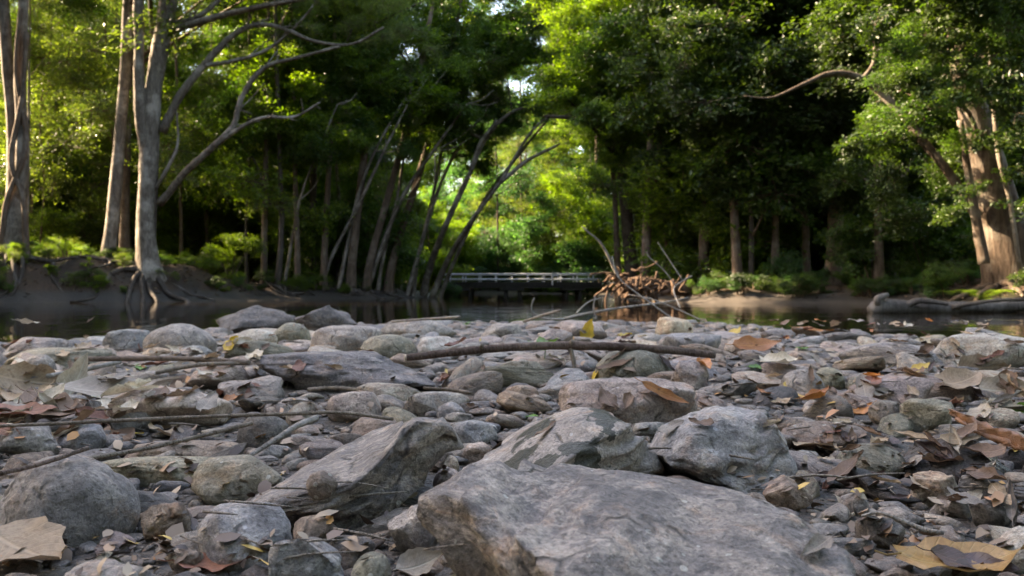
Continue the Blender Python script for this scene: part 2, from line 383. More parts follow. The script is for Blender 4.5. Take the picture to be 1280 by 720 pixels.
def zt(x, y, fine=True):
    x = np.atleast_1d(np.asarray(x, float)); y = np.atleast_1d(np.asarray(y, float))
    sh = np.shape(x); x = x.ravel(); y = y.ravel()
    p = np.column_stack([x, y, 0 * x])
    wob = 0.7 * vnoise(p * 0.35) + 0.3 * vnoise(p * 1.1)
    wob = wob * sst(8, 16, y)
    dl = (np.interp(y, LBY, LBX) - x) + wob; dr = (x - np.interp(y, RBY, RBX)) + wob
    land = np.maximum(np.maximum(dl, dr * 1.0), (y - 57) * 0.8)
    hf = np.where(dl > dr, 1.2 - 0.77 * sst(26, 30.5, y), 0.75 - 0.42 * sst(20.5, 22.5, y))
    hb = hf * sst(-0.1, 3.0, land) + 0.035 * np.clip(land - 2, 0, 60) - 0.65 * sst(0.0, -2.5, land)
    hb = np.where(y > 57, np.minimum(hb, 0.22 * sst(57, 60, y) + 0.10 * np.clip(y - 60, 0, 50) + np.where(np.maximum(dl, dr) > 0, 1.0, 0.0) * sst(0, 2.5, np.maximum(dl, dr))), hb)
    hb = hb + (0.10 * vnoise(p * 0.9) + 0.07 * vnoise(p * 2.9 + 4)) * sst(-0.2, 1.0, land)
    s = np.interp(x, BEX, BEY) - y + 0.25 * vnoise(p * 0.8 + 5)
    bar = -0.075 + 0.275 * np.clip((s + 0.6) / 9.0, 0, 1) ** 0.8 - 0.7 * sst(-0.4, -4, s)
    bar = bar + (0.018 * vnoise(p * 2.2 + 9) + (0.008 * vnoise(p * 7 + 3) if fine else 0)) * sst(-0.8, 0.5, s)
    return np.maximum(hb, bar).reshape(sh)
def z1(x, y): return float(zt([x], [y])[0])
def axis(lo, hi, dense_lo, dense_hi, step, grow):
    a = list(np.arange(dense_lo, dense_hi, step)); s = step; v = a[-1]
    while v < hi: s = min(s * grow, 6); v += s; a.append(v)
    s = step; v = a[0]
    while v > lo: s = min(s * grow, 6); v -= s; a.insert(0, v)
    return np.array(a)
gx = axis(-160, 160, -3.2, 3.2, 0.04, 1.05); gy = axis(-60, 190, 0.2, 4.5, 0.04, 1.035)
GX, GY = np.meshgrid(gx, gy); GZ = zt(GX, GY)
nx, ny = len(gx), len(gy)
idx = np.arange(nx * ny).reshape(ny, nx)
GF = np.stack([idx[:-1, :-1], idx[:-1, 1:], idx[1:, 1:], idx[1:, :-1]], -1).reshape(-1, 4)
GV = np.column_stack([GX.ravel(), GY.ravel(), GZ.ravel()])
ground = tag(link('ground', mesh_np('ground', GV, GF, M_ground)), 'gravelly creek bed and earthen banks', None, kind='structure')
water = tag(link('water', mesh_np('water', [(-120, -60, 0), (120, -60, 0), (120, 70, 0), (-120, 70, 0)], [(0, 1, 2, 3)], M_water)),
            'still dark creek water', None, kind='structure')

# ---------------------------------------------------------------- stones
_ico = {}
def ico(lv):
    if lv not in _ico:
        bm = bmesh.new(); bmesh.ops.create_icosphere(bm, subdivisions=lv, radius=1.0)
        bm.verts.ensure_lookup_table()
        _ico[lv] = (np.array([v.co[:] for v in bm.verts]), np.array([[v.index for v in f.verts] for f in bm.faces])); bm.free()
    return _ico[lv]
def stone_shape(lv, style, seed, rough=1.0):
    """unit stone (half extents about 1) of a style: round, flat, angular, slab"""
    r = np.random.RandomState(seed); V, F = ico(lv); V = V.copy()
    if style == 'slab' or style == 'flat':
        V = np.sign(V) * np.abs(V) ** np.array([0.8, 0.8, 0.55])
        V[:, 2] = np.sign(V[:, 2]) * np.minimum(np.abs(V[:, 2]), 0.86 + 0.14 * np.abs(V[:, 2]))
    ncut, c0, c1, keep = {'round': (7, 0.78, 0.97, .5), 'flat': (13, 0.62, 0.93, .18), 'angular': (24, 0.44, 0.84, .05), 'slab': (18, 0.55, 0.90, .06)}[style]
    for _ in range(ncut):
        n = r.normal(size=3); n /= np.linalg.norm(n)
        if style in ('slab', 'flat') and abs(n[2]) > 0.6: n[2] *= 0.3; n /= np.linalg.norm(n)
        c = r.uniform(c0, c1); d = V @ n - c
        V = V - np.outer(np.maximum(d, 0) * (1 - keep), n)
    off = r.uniform(0, 50, 3)
    amp = {'round': 0.05, 'flat': 0.07, 'angular': 0.09, 'slab': 0.085}[style] * rough
    N = V / (np.linalg.norm(V, axis=1)[:, None] + 1e-9)
    V = V + N * (amp * fbm(V * 1.5 + off, 3))[:, None]
    if lv >= 3 and style != 'round':
        rg = 1 - np.abs(vnoise(V * 2.3 + off)); V = V - N * (amp * 0.55 * rg ** 6)[:, None]
    if lv >= 4:
        k_ = 0.45 if style in ('slab', 'angular') else 0.25
        V = V + N * (amp * k_ * fbm(V * 5.5 + off, 4))[:, None]
        rg = 1 - np.abs(fbm(V * 1.7 + off + 7, 2)); V = V - N * (0.035 * np.clip(rg, 0, 1) ** 14)[:, None]
        if style in ('slab', 'angular'):
            ax = np.array([r.uniform(-.3, .3), r.uniform(-.3, .3), 1.0]); t = (V @ ax) * r.uniform(3, 4.5) + 0.6 * fbm(V * 1.3 + off, 2)
            st = np.abs((t % 1.0) - 0.5) * 2
            V = V * (1 - 0.045 * (st ** 5)[:, None] * np.array([1, 1, 0.2]))
    lo, hi = V.min(0), V.max(0)
    return (V - (lo + hi) / 2) / ((hi - lo) / 2), F
def proj(W):
    return 640 + W[:, 0] / W[:, 1] * FPX, HY - (W[:, 2] - CAMZ) / W[:, 1] * FPX
def rotz(V, a):
    c, s = math.cos(a), math.sin(a); return V @ np.array([[c, s, 0], [-s, c, 0], [0, 0, 1.0]])
def ground_dist(px, py):
    d = 0.4
    while d < 14:
        if CAMZ - (py - HY) / FPX * d <= z1((px - 640) / FPX * d, d): return d
        d *= 1.01
    return d
BV, BF, boff = [], [], 0
def to_bvh(V, F):
    global boff
    BV.append(V); BF.append(F + boff); boff += len(V)
foot = []          # (x, y, rx, ry, ang) footprints of placed stones

# x0, y0, x1, y1 in the photograph (bottom where it meets the ground), style, colour, depth/width, tilt, words
HERO = [
 (520, 572, 1085, 800, 'slab', 'layered', 0.8, (0.50, -0.06), 'largest layered grey boulder, broad-topped with pale mineral streaks'),
 (567, 508, 832, 628, 'slab', 'algae', 1.35, (0.6, 0.05), 'grey boulder with dark damp algae patches on its top'),
 (805, 507, 1003, 614, 'slab', 'blue-grey', 1.15, (0.5, 0.08), 'blocky blue-grey boulder next to the algae-patched one'),
 (285, 520, 580, 656, 'slab', 'layered', 1.1, (0.45, -0.12), 'tilted grey slab with a smooth face and a small pebble resting on it'),
 (-8, 566, 176, 694, 'round', 'grey', 0.85, (0.0, 0.0), 'big smooth rounded grey-brown boulder beside the large tan leaf'),
 (246, 627, 366, 714, 'flat', 'blue-grey', 0.9, (0.05, 0.0), 'smooth blue-grey block in front of the tilted slab'),
 (335, 673, 432, 745, 'angular', 'blue-grey', 0.9, (0, 0.05), 'blue-grey wedge stone beside the smooth blue-grey block'),
 (366, 643, 426, 677, 'flat', 'brown', 0.8, (0, 0), 'small brown flat stone under the lower edge of the tilted slab'),
 (238, 568, 368, 630, 'flat', 'olive', 0.8, (0.05, 0), 'low flat olive-grey stone sprinkled with grit behind the blue-grey block'),
 (155, 550, 304, 580, 'flat', 'brown', 0.45, (0, 0), 'long brown stone lying under the thin twigs'),
 (100, 570, 292, 607, 'flat', 'olive', 0.4, (0, 0.03), 'long olive log-shaped stone behind the big rounded boulder'),
 (296, 516, 364, 562, 'round', 'dark', 0.9, (0, 0), 'dark rounded stone at the end of the thin twigs'),
 (122, 482, 292, 530, 'flat', 'pinkish', 0.7, (0.06, 0), 'wide purple-grey flat stone beside the big curled grey leaf'),
 (311, 438, 545, 487, 'slab', 'layered', 0.5, (0.03, 0.05), 'long layered grey slab pointing at the main stick'),
 (-5, 529, 71, 565, 'flat', 'grey', 0.8, (0, 0), 'flat grey stone under the twig tips'),
 (66, 530, 134, 562, 'flat', 'blue-grey', 0.8, (0, 0), 'small blue-grey flat stone between two flat grey stones'),
 (270, 381, 372, 419, 'angular', 'dark', 0.7, (0, 0.1), 'dark peaked rock at the water edge with a sloping flank'),
 (368, 381, 448, 416, 'angular', 'dark', 0.8, (0, 0), 'dark blunt rock at the water edge next to the peaked one'),
 (178, 404, 272, 446, 'round', 'grey', 0.8, (0, 0), 'grey dome-shaped stone near the water edge beside a yellow leaf'),
 (127, 411, 192, 442, 'flat', 'blue-grey', 0.8, (0, 0), 'blue-grey stone at the water edge against the grey dome'),
 (138, 401, 204, 417, 'flat', 'tan', 0.8, (0, 0), 'flat tan stone lying at the water edge'),
 (-5, 421, 94, 454, 'flat', 'grey', 0.6, (0, 0.08), 'flat grey wedge stone dipping into the creek'),
 (27, 435, 71, 474, 'round', 'grey', 0.8, (0, 0), 'upright rounded grey stone among curled leaves'),
 (339, 403, 389, 430, 'round', 'olive', 0.8, (0, 0), 'rounded greenish stone in front of the dark rocks'),
 (294, 411, 347, 437, 'flat', 'pale', 0.8, (0, 0), 'pale crusty stone in front of the peaked dark rock'),
 (381, 594, 421, 632, 'round', 'brown', 0.8, (0, 0), 'small round brown pebble resting on the tilted slab'),
 (174, 621, 242, 674, 'angular', 'brown', 0.9, (0, 0), 'dark brown broken stone beside the rounded boulder'),
 (204, 654, 257, 718, 'angular', 'brown', 0.9, (0, 0), 'brown angular stone between the rounded boulder and the smooth blue-grey block'),
 (76, 698, 204, 760, 'flat', 'grey', 0.7, (0, 0), 'flat grey stone in front of the rounded boulder'),
 (80, 434, 147, 455, 'flat', 'tan', 0.7, (0, 0), 'flat tan stone behind the curled leaves'),
 (698, 472, 872, 528, 'flat', 'pinkish', 0.5, (0.04, 0.08), 'long pinkish stone sloping down beside the yellow leaf'),
 (449, 418, 522, 449, 'round', 'olive', 0.8, (0, 0), 'dark greenish rounded stone behind the cut end of the stick'),
 (388, 406, 478, 441, 'flat', 'grey', 0.8, (0, 0), 'grey flat stone in front of the blunt dark rock'),
 (518, 420, 588, 446, 'flat', 'pale', 0.8, (0, 0), 'pale flat stone close behind the main stick'),
 (441, 478, 527, 506, 'flat', 'tan', 0.6, (0, 0), 'flat tan stone in front of the long layered slab'),
 (503, 489, 587, 520, 'flat', 'grey', 0.7, (0, 0), 'flat grey stone beside the flat tan one'),
 (408, 489, 477, 523, 'flat', 'pinkish', 0.8, (0, 0), 'pinkish pitted stone in front of the layered slab'),
 (624, 481, 674, 503, 'angular', 'brown', 0.8, (0, 0), 'small light-brown angular stone behind the algae boulder'),
 (546, 502, 582, 524, 'round', 'blue-grey', 0.8, (0, 0), 'small rounded blue-grey stone behind the tilted slab'),
 (743, 436, 842, 481, 'round', 'olive', 0.8, (0, 0), 'rounded olive stone under the main stick near the yellow leaf'),
 (562, 525, 622, 558, 'flat', 'blue-grey', 0.8, (0, 0), 'blue-grey stone wedged between the tilted slab and the algae boulder'),
 (541, 579, 580, 615, 'round', 'pinkish', 0.8, (0, 0), 'pinkish rounded cobble wedged beside the algae boulder'),
 (578, 551, 617, 574, 'flat', 'pinkish', 0.8, (0, 0), 'small pinkish stone against the side of the algae boulder'),
 (484, 609, 558, 692, 'angular', 'grey', 0.7, (0, 0), 'grey angular stone leaning on the end of the largest boulder'),
 (398, 669, 469, 708, 'flat', 'dark', 0.8, (0, 0), 'dark flat stone between the wedge stone and the largest boulder'),
 (553, 703, 642, 750, 'flat', 'olive', 0.7, (0, 0), 'smooth olive stone below the largest boulder'),
 (438, 689, 490, 738, 'round', 'olive', 1.3, (0, 0), 'olive finger-shaped stone beside the curled white leaf'),
 (621, 451, 682, 474, 'flat', 'olive', 0.8, (0, 0), 'flat olive stone below the green weed'),
 (474, 399, 572, 424, 'flat', 'grey', 0.8, (0, 0), 'broad low grey stone by the green seedling'),
 (549, 568, 574, 587, 'round', 'tan', 0.9, (0, 0), 'small orange-tan pebble beside the algae boulder'),
 (1156, 415, 1292, 460, 'flat', 'pale', 0.7, (0, 0), 'large pale smooth boulder at the water edge'),
 (974, 461, 1032, 498, 'round', 'grey', 0.9, (0, 0), 'rounded grey-green stone beside the pale cupped leaf'),
 (1014, 459, 1057, 486, 'round', 'olive', 0.9, (0, 0), 'olive stone touching the rounded grey-green one'),
 (1053, 469, 1168, 508, 'flat', 'pinkish', 0.7, (0, 0.04), 'broad pinkish flat stone between drifts of dry leaves'),
 (1123, 498, 1192, 538, 'slab', 'olive', 0.7, (0, 0.15), 'tilted layered olive stone beside the long strip of bark'),
 (972, 526, 1122, 560, 'flat', 'brown', 0.4, (0, 0.06), 'long brown stone beside the blocky blue-grey boulder'),
 (1041, 554, 1137, 598, 'round', 'olive', 0.8, (0, 0), 'olive spotted stone beside the flat tan leaves'),
 (1113, 540, 1274, 604, 'slab', 'wet', 0.7, (0.05, 0.05), 'wet dark slab under the long strip of bark'),
 (1138, 588, 1199, 634, 'angular', 'tan', 0.8, (0, 0.1), 'tan angular stone in front of the wet slab'),
 (1193, 593, 1254, 629, 'flat', 'dark', 0.8, (0, 0), 'dark stone in front of the wet slab'),
 (1210, 615, 1274, 659, 'angular', 'dark', 0.8, (0, 0), 'dark speckled angular stone beside the pale rounded boulder'),
 (1163, 618, 1217, 646, 'flat', 'grey', 0.8, (0, 0), 'flat pale-edged grey stone behind the big ochre leaf'),
 (1046, 616, 1087, 643, 'round', 'grey', 0.8, (0, 0), 'small rounded grey cobble beside the largest boulder'),
 (1243, 628, 1320, 716, 'round', 'pale', 0.9, (0, 0), 'pale rounded boulder behind the big ochre leaf'),
 (818, 416, 902, 442, 'flat', 'blue-grey', 0.7, (0, 0), 'blue-grey flat stone behind the thick end of the main stick'),
 (838, 449, 887, 488, 'angular', 'pinkish', 0.8, (0, 0), 'reddish upright stone in front of the thick end of the stick'),
 (953, 593, 1017, 636, 'angular', 'brown', 0.8, (0, 0), 'brown stone between the blocky and the largest boulder'),
 (813, 559, 852, 592, 'round', 'dark', 0.8, (0, 0), 'dark rounded stone wedged between the three boulders'),
 (1068, 645, 1132, 684, 'flat', 'wet', 0.8, (0, 0), 'wet dark stone under the pale curved root'),
 (818, 396, 868, 424, 'flat', 'tan', 0.8, (0, 0), 'tan stone at the water edge near the yellow leaves'),
 (688, 400, 760, 424, 'flat', 'pinkish', 0.7, (0, 0), 'pinkish flat stone near the upright yellow leaf'),
 (600, 404, 660, 424, 'flat', 'grey', 0.7, (0, 0), 'low grey stone near the dead branch tip'),
 (905, 420, 960, 446, 'round', 'grey', 0.8, (0, 0), 'grey rounded stone near the bright yellow leaf'),
 (1085, 500, 1130, 530, 'flat', 'dark', 0.8, (0, 0), 'dark flat stone beside the tilted layered olive stone'),
 (440, 520, 500, 545, 'flat', 'brown', 0.8, (0, 0), 'brown flat stone behind the tilted slab crest'),
 (640, 555, 1, 1, None, None, 0, 0, ''),
]
HERO = [h for h in HERO if h[4]]
PROF = {0: [(520, 645), (528, 618), (545, 603), (575, 585), (610, 576), (660, 575), (720, 580), (780, 588), (840, 595), (900, 607), (950, 620), (1000, 645), (1045, 675), (1075, 705), (1085, 740)],
        1: [(567, 600), (580, 583), (600, 570), (625, 550), (660, 530), (695, 515), (720, 508), (760, 512), (790, 533), (815, 553), (830, 575), (832, 600)],
        2: [(805, 560), (820, 536), (850, 520), (885, 508), (920, 507), (955, 515), (975, 534), (990, 558), (1000, 582), (1003, 606)],
        3: [(285, 645), (310, 622), (350, 600), (400, 572), (440, 550), (475, 535), (515, 522), (550, 521), (570, 530), (580, 556)]}
for k, (x0, y0, x1, y1, style, colr, ratio, tilt, words) in enumerate(HERO):
    big = (x1 - x0) > 150
    U, F = stone_shape(5 if big else 4, style, 100 + k * 7)
    yaw = R.uniform(-0.35, 0.35) if ratio < 0.6 or big else R.uniform(-1.2, 1.2)
    U = rotz(U, yaw); U = U @ np.array(Euler((tilt[0], -tilt[1], 0)).to_matrix()).T
    lo, hi = U.min(0), U.max(0); U = (U - (lo + hi) / 2) / ((hi - lo) / 2)
    ped = 0.17 if 'resting on the tilted' in words else 0.0
    cx, d = (x0 + x1) / 2, ground_dist((x0 + x1) / 2, min(y1, 760))
    if ped: d = 0.82
    Wd = (x1 - x0) / FPX * d / 2; H = max(0.3 * Wd, 0.004); D = Wd * ratio; dc = d + D; xc = (cx - 640) / FPX * dc
    bury = 0.30
    for it in range(14):
        zb = z1(xc, dc) if not ped else 0.0
        if ped: zc = CAMZ - ((y0 + y1) / 2 - HY) / FPX * dc
        else: zc = zb + H * (1 - 2 * bury)
        Q = U * np.array([Wd, D, H]) + np.array([xc, dc, zc])
        vis = Q[Q[:, 2] > zb + 0.002] if not ped else Q
        if len(vis) < 10: vis = Q
        vis = vis[vis[:, 1] > 0.12]
        qx, qy = proj(vis)
        Wd *= np.clip((x1 - x0) / (qx.max() - qx.min()), 0.7, 1.4)
        xc += ((x0 + x1) / 2 - (qx.max() + qx.min()) / 2) / FPX * dc
        D = Wd * ratio
        if ped: H = (y1 - y0) / FPX * dc / 2; dc = d; continue
        f = np.clip((qy.max() - HY) / (y1 - HY), 0.85, 1.18); dc = max(dc * f ** 0.7, 0.3 + D * 0.6)
        H += (qy.min() - y0) / FPX * dc * 0.5
        lim = 0.16 * Wd
        if H < lim: H = lim; ratio *= 0.93
        H = min(H, 1.1 * Wd)
    L0 = U * np.array([Wd, D, H])
    if k in PROF:                                   # bring the crest to the outline seen in the photograph, column by column in width
        pxs, pys = np.array(PROF[k]).T
        for it in range(5):
            Q = L0 + np.array([xc, dc, zc]); qx, qy = proj(Q); bins = np.linspace(x0 - 4, x1 + 4, 26); cen = (bins[1:] + bins[:-1]) / 2; fac = np.ones(25)
            bi = np.clip(np.digitize(qx, bins) - 1, 0, 24)
            for g in range(25):
                sel = bi == g
                if sel.sum() > 3:
                    w_ = np.argmin(np.where(sel, qy, 1e9)); tz = CAMZ - (np.interp(cen[g], pxs, pys) - HY) / FPX * Q[w_, 1]; lowz = zc - H
                    fac[g] = np.clip((tz - lowz) / max(Q[w_, 2] - lowz, 1e-3), 0.6, 1.5)
            fac = np.convolve(np.pad(fac, 1, mode='edge'), [.25, .5, .25], 'valid')
            f_ = np.interp(qx, cen, fac); L0[:, 2] = -H + (L0[:, 2] + H) * f_
        Q = L0 + np.array([xc, dc, zc])
    o = link('river_stone', mesh_np('river_stone', L0, F, SM[colr]), loc=(xc, dc, zc))
    tag(o, words if len(words.split()) >= 4 else words + ' on the gravel bar', 'stone', 'larger stones of the gravel bar')
    to_bvh(Q, F); foot.append((xc, dc, Wd, D))
    if ped: ped_obj = (o, xc, dc, Wd, D, H)
# the pebble on the slab really rests on it
bv = BVHTree.FromPolygons(np.vstack(BV[:4]).tolist(), np.vstack(BF[:4]).tolist())
o, xc, dc, Wd, D, H = ped_obj
hit = bv.ray_cast(Vector((0, 0, CAMZ)), (Vector(P(401, 625, 1.0)) - Vector((0, 0, CAMZ))).normalized())
if hit[0] is not None:
    k_ = hit[0].y / dc; o.scale = (k_, k_, k_); o.location = hit[0] + Vector((0, D * k_ * .5, H * k_ * .85))

# scatter stones: big to small darts over the bar
cells = {}
def place_ok(x, y, r, fac):
    for (fx, fy, rx, ry) in foot:
        if ((x - fx) / (rx * 0.92 + r * 0.55)) ** 2 + ((y - fy) / (ry * 0.92 + r * 0.55)) ** 2 < 1: return False
    cs = 0.4; i, j = int(x // cs), int(y // cs)
    for a in (-1, 0, 1):
        for b in (-1, 0, 1):
            for (qx, qy, qr) in cells.get((i + a, j + b), ()):
                if (x - qx) ** 2 + (y - qy) ** 2 < ((qr + r) * fac) ** 2: return False
    cells.setdefault((i, j), []).append((x, y, r)); return True
cand = []
def darts(n, r0, r1, ya, yb, fac, off=-0.25):
    for _ in range(n):
        y = ya + (yb - ya) * R.random() ** 0.9
        hw = 0.72 * y + 0.5; x = R.uniform(-hw, hw)
        s = np.interp(x, BEX, BEY) - y
        if s < off: continue
        r = r0 + (r1 - r0) * R.random() ** 2
        if place_ok(x, y, r, fac): cand.append((x, y, r))
darts(500, 0.085, 0.13, 2.2, 11, 0.84)
darts(3200, 0.045, 0.085, 1.5, 11, 0.76)
darts(6200, 0.026, 0.045, 0.75, 9.5, 0.78)
darts(1500, 0.018, 0.03, 0.42, 1.1, 0.95)
darts(5500, 0.014, 0.026, 0.9, 4.2, 0.80)
darts(7000, 0.007, 0.015, 0.42, 1.7, 0.8)
darts(9000, 0.003, 0.007, 0.42, 1.2, 0.85)
cand.sort(key=lambda c: -c[2] / c[1] if abs(c[0] / c[1]) < 0.64 and c[2] / c[1] * 1000 > 5 else 0)
STY = ['round', 'flat', 'angular', 'slab']; STYP = ['round', 'flat', 'flat', 'angular', 'slab', 'slab', 'angular']
NSTONE = 222
varm = {}
STYW = {'round': 'rounded', 'flat': 'flat smooth', 'angular': 'angular', 'slab': 'blocky layered'}
cols = ['grey', 'grey', 'blue-grey', 'brown', 'brown', 'tan', 'olive', 'dark', 'pinkish', 'pale', 'pinkish']
stuff = {'pebbles': ([], [], [0]), 'gravel': ([], [], [0])}
lowv = {lv: [stone_shape(lv, STYP[i % 7], 900 + i) for i in range(14)] for lv in (1, 2, 3)}
for k, (x, y, r) in enumerate(cand):
    fz = R.uniform(0.3, 0.62) if y < 2 else R.uniform(0.2, 0.48); el = R.uniform(0.5, 1.0); a = R.uniform(0, 2 * PI)
    z = z1(x, y) + r * fz * R.uniform(0.15, 0.55) - (0.25 * r * fz if y > 2.5 else 0)
    if k < NSTONE:
        st = R.choice(STYP); c = R.choice(cols); q = R.randrange(4)
        key = (st, q)
        if key not in varm: varm[key] = stone_shape(3, st, 500 + STY.index(st) * 10 + q)
        key2 = (st, q, c)
        if key2 not in varm: varm[key2] = mesh_np('river_stone', varm[key][0] * 0.1, varm[key][1], SM[c])
        s = r * 10
        e = Euler((R.uniform(-.3, .3), R.uniform(-.3, .3), a))
        o = link('river_stone', varm[key2], loc=(x, y, z), rot=e, scale=(s * 1.2, s * el, s * fz))
        size = 'small' if r < 0.035 else ('fist-sized' if r < 0.07 else 'head-sized')
        tag(o, f'{size} {STYW[st]} {c} stone scattered among others on the gravel bar', 'stone', f'{size} {STYW[st]} {c} stones of the gravel bar')
        Vw = (varm[key][0] * np.array([r * 1.2, r * el, r * fz])) @ np.array(e.to_matrix()).T + np.array([x, y, z])
        to_bvh(Vw, varm[key][1])
    else:
        pxs = r / max(y, .3) * 2000
        lv = 3 if pxs > 30 else (2 if pxs > 7 else 1)
        U, F = lowv[lv][R.choice([i for i in range(14) if i % 7]) if r < 0.035 else R.randrange(14)]
        U = U @ np.array(Euler((R.uniform(-.35, .35), R.uniform(-.35, .35), 0)).to_matrix()).T if r < 0.03 else U
        U = rotz(U * np.array([r * 1.2, r * el, r * fz]), a)
        sv = stuff['gravel' if r < 0.012 else 'pebbles']
        V = U + np.array([x, y, z]); sv[0].append(V); sv[1].append(F + sv[2][0]); sv[2][0] += len(U)
        if r > 0.02: to_bvh(V, F)
for nm, lab, mt in (('pebbles', 'countless smaller stones packed between the boulders of the bar', M_pebble), ('gravel', 'fine wet gravel and grit between the near stones', M_gravel)):
    V, F, _ = stuff[nm]
    tag(link(nm, mesh_np(nm, np.vstack(V), np.vstack(F), mt)), lab, nm, kind='stuff')
nearF = GF[(GV[GF[:, 0], 1] > 0) & (GV[GF[:, 0], 1] < 13) & (np.abs(GV[GF[:, 0], 0]) < 10)]
to_bvh(GV, np.vstack([nearF[:, [0, 1, 2]], nearF[:, [0, 2, 3]]]))
bvh = BVHTree.FromPolygons(np.vstack(BV).tolist(), np.vstack(BF).tolist())
def drop(x, y, top=1.5):
    h = bvh.ray_cast(Vector((x, y, top)), Vector((0, 0, -1)))
    return (h[0], h[1]) if h[0] is not None else (Vector((x, y, 0)), Vector((0, 0, 1)))
def onto(px, py):                                # first stone surface seen through a picture point
    a = Vector((0, 0, CAMZ)); t = Vector(P(px, py, 1.0)) - a
    h = bvh.ray_cast(a, t.normalized())
    return (h[0], h[1]) if h[0] is not None else (Vector(P(px, py, 3)), Vector((0, 0, 1)))

# ---------------------------------------------------------------- fallen leaves
def leaf_mesh(name, mat, L, Wd, bend, cup, twist, seed, wav=0.06, tip=1.0):
    """one blade: a curved, cupped sheet with a stalk"""
    r = np.random.RandomState(seed); nu, nv = 13, 7
    V, UV = [], []
    ph = r.uniform(0, 6, 3)
    x = z = 0.0; ang = -bend / 2 + r.uniform(-.1, .1); step = L / (nu - 1)
    for i in range(nu):
        t = i / (nu - 1)
        w = Wd * (math.sin(PI * (0.03 + 0.97 * t) ** (0.75 if tip > .9 else 0.9)) ** 0.8 if 0 < t < 1 else 0.02) / 2 + Wd * 0.01
        w *= 1 + 0.10 * math.sin(t * 17 + ph[2]) + 0.16 * (r.rand() - .5)
        for j in range(nv):
            s = (j / (nv - 1)) * 2 - 1
            ca = cup * s * (0.6 + 0.6 * t); 
            yy = w * (math.sin(ca) / (cup * (0.6 + 0.6 * t) + 1e-6)) if abs(cup) > 0.05 else w * s
            zz = w * (1 - math.cos(ca)) / (abs(cup) + 1e-6) * math.copysign(1, cup) if abs(cup) > 0.05 else 0
            zz += wav * Wd * (math.sin(t * 9 + ph[0] + s * 2) * abs(s) + 0.5 * math.sin(t * 21 + ph[1]) * s * s)
            tw = twist * (t - .5); yy, zz = yy * math.cos(tw) - zz * math.sin(tw), yy * math.sin(tw) + zz * math.cos(tw)
            V.append((x - zz * math.sin(ang), yy, z + zz * math.cos(ang))); UV.append((t, j / (nv - 1)))
        ang += bend / (nu - 1) * (0.5 + r.rand()); x += step * math.cos(ang); z += step * math.sin(ang)
    V = np.array(V); F = [(i * nv + j, i * nv + j + 1, (i + 1) * nv + j + 1, (i + 1) * nv + j) for i in range(nu - 1) for j in range(nv - 1)]
    me = bpy.data.meshes.new(name)
    c = (V.min(0) + V.max(0)) / 2; c[2] = V[:, 2].min(); V = V - c
    tv = []; n0 = len(V)                          # stalk
    bse = V[nv // 2]; rr = L * 0.008
    for q, (dx, dz) in enumerate(((0.03, 0), (-0.08, -0.01), (-0.17, 0.02))):
        for a in (0, 2.1, 4.2): tv.append(bse + np.array([dx * L, rr * math.cos(a), dz * L + rr * math.sin(a)]))
    V = np.vstack([V, tv])
    for q in (0, 1):
        for a in range(3):
            b = (a + 1) % 3; F.append((n0 + q * 3 + a, n0 + q * 3 + b, n0 + q * 3 + 3 + b, n0 + q * 3 + 3 + a))
    UV += [(0, 0.5)] * 9
    me.from_pydata(V.tolist(), [], F); me.materials.append(mat)
    for p in me.polygons: p.use_smooth = True
    ul = me.uv_layers.new(name='UVMap'); vi = np.empty(len(me.loops), np.int32); me.loops.foreach_get('vertex_index', vi)
    ul.data.foreach_set('uv', np.array(UV, np.float32)[vi].ravel())
    return me
def put_leaf(me, pt, nrm, yaw, lift=0.003, tilt=(0, 0), follow=0.7, name='fallen_leaf'):
    n = (Vector((0, 0, 1)) * (1 - follow) + Vector(nrm) * follow).normalized()
    q = Vector((0, 0, 1)).rotation_difference(n)
    m = q.to_matrix() @ Matrix.Rotation(yaw, 3, 'Z') @ Euler((tilt[0], tilt[1], 0)).to_matrix()
    return link(name, me, loc=pt + n * lift, rot=m.to_euler())
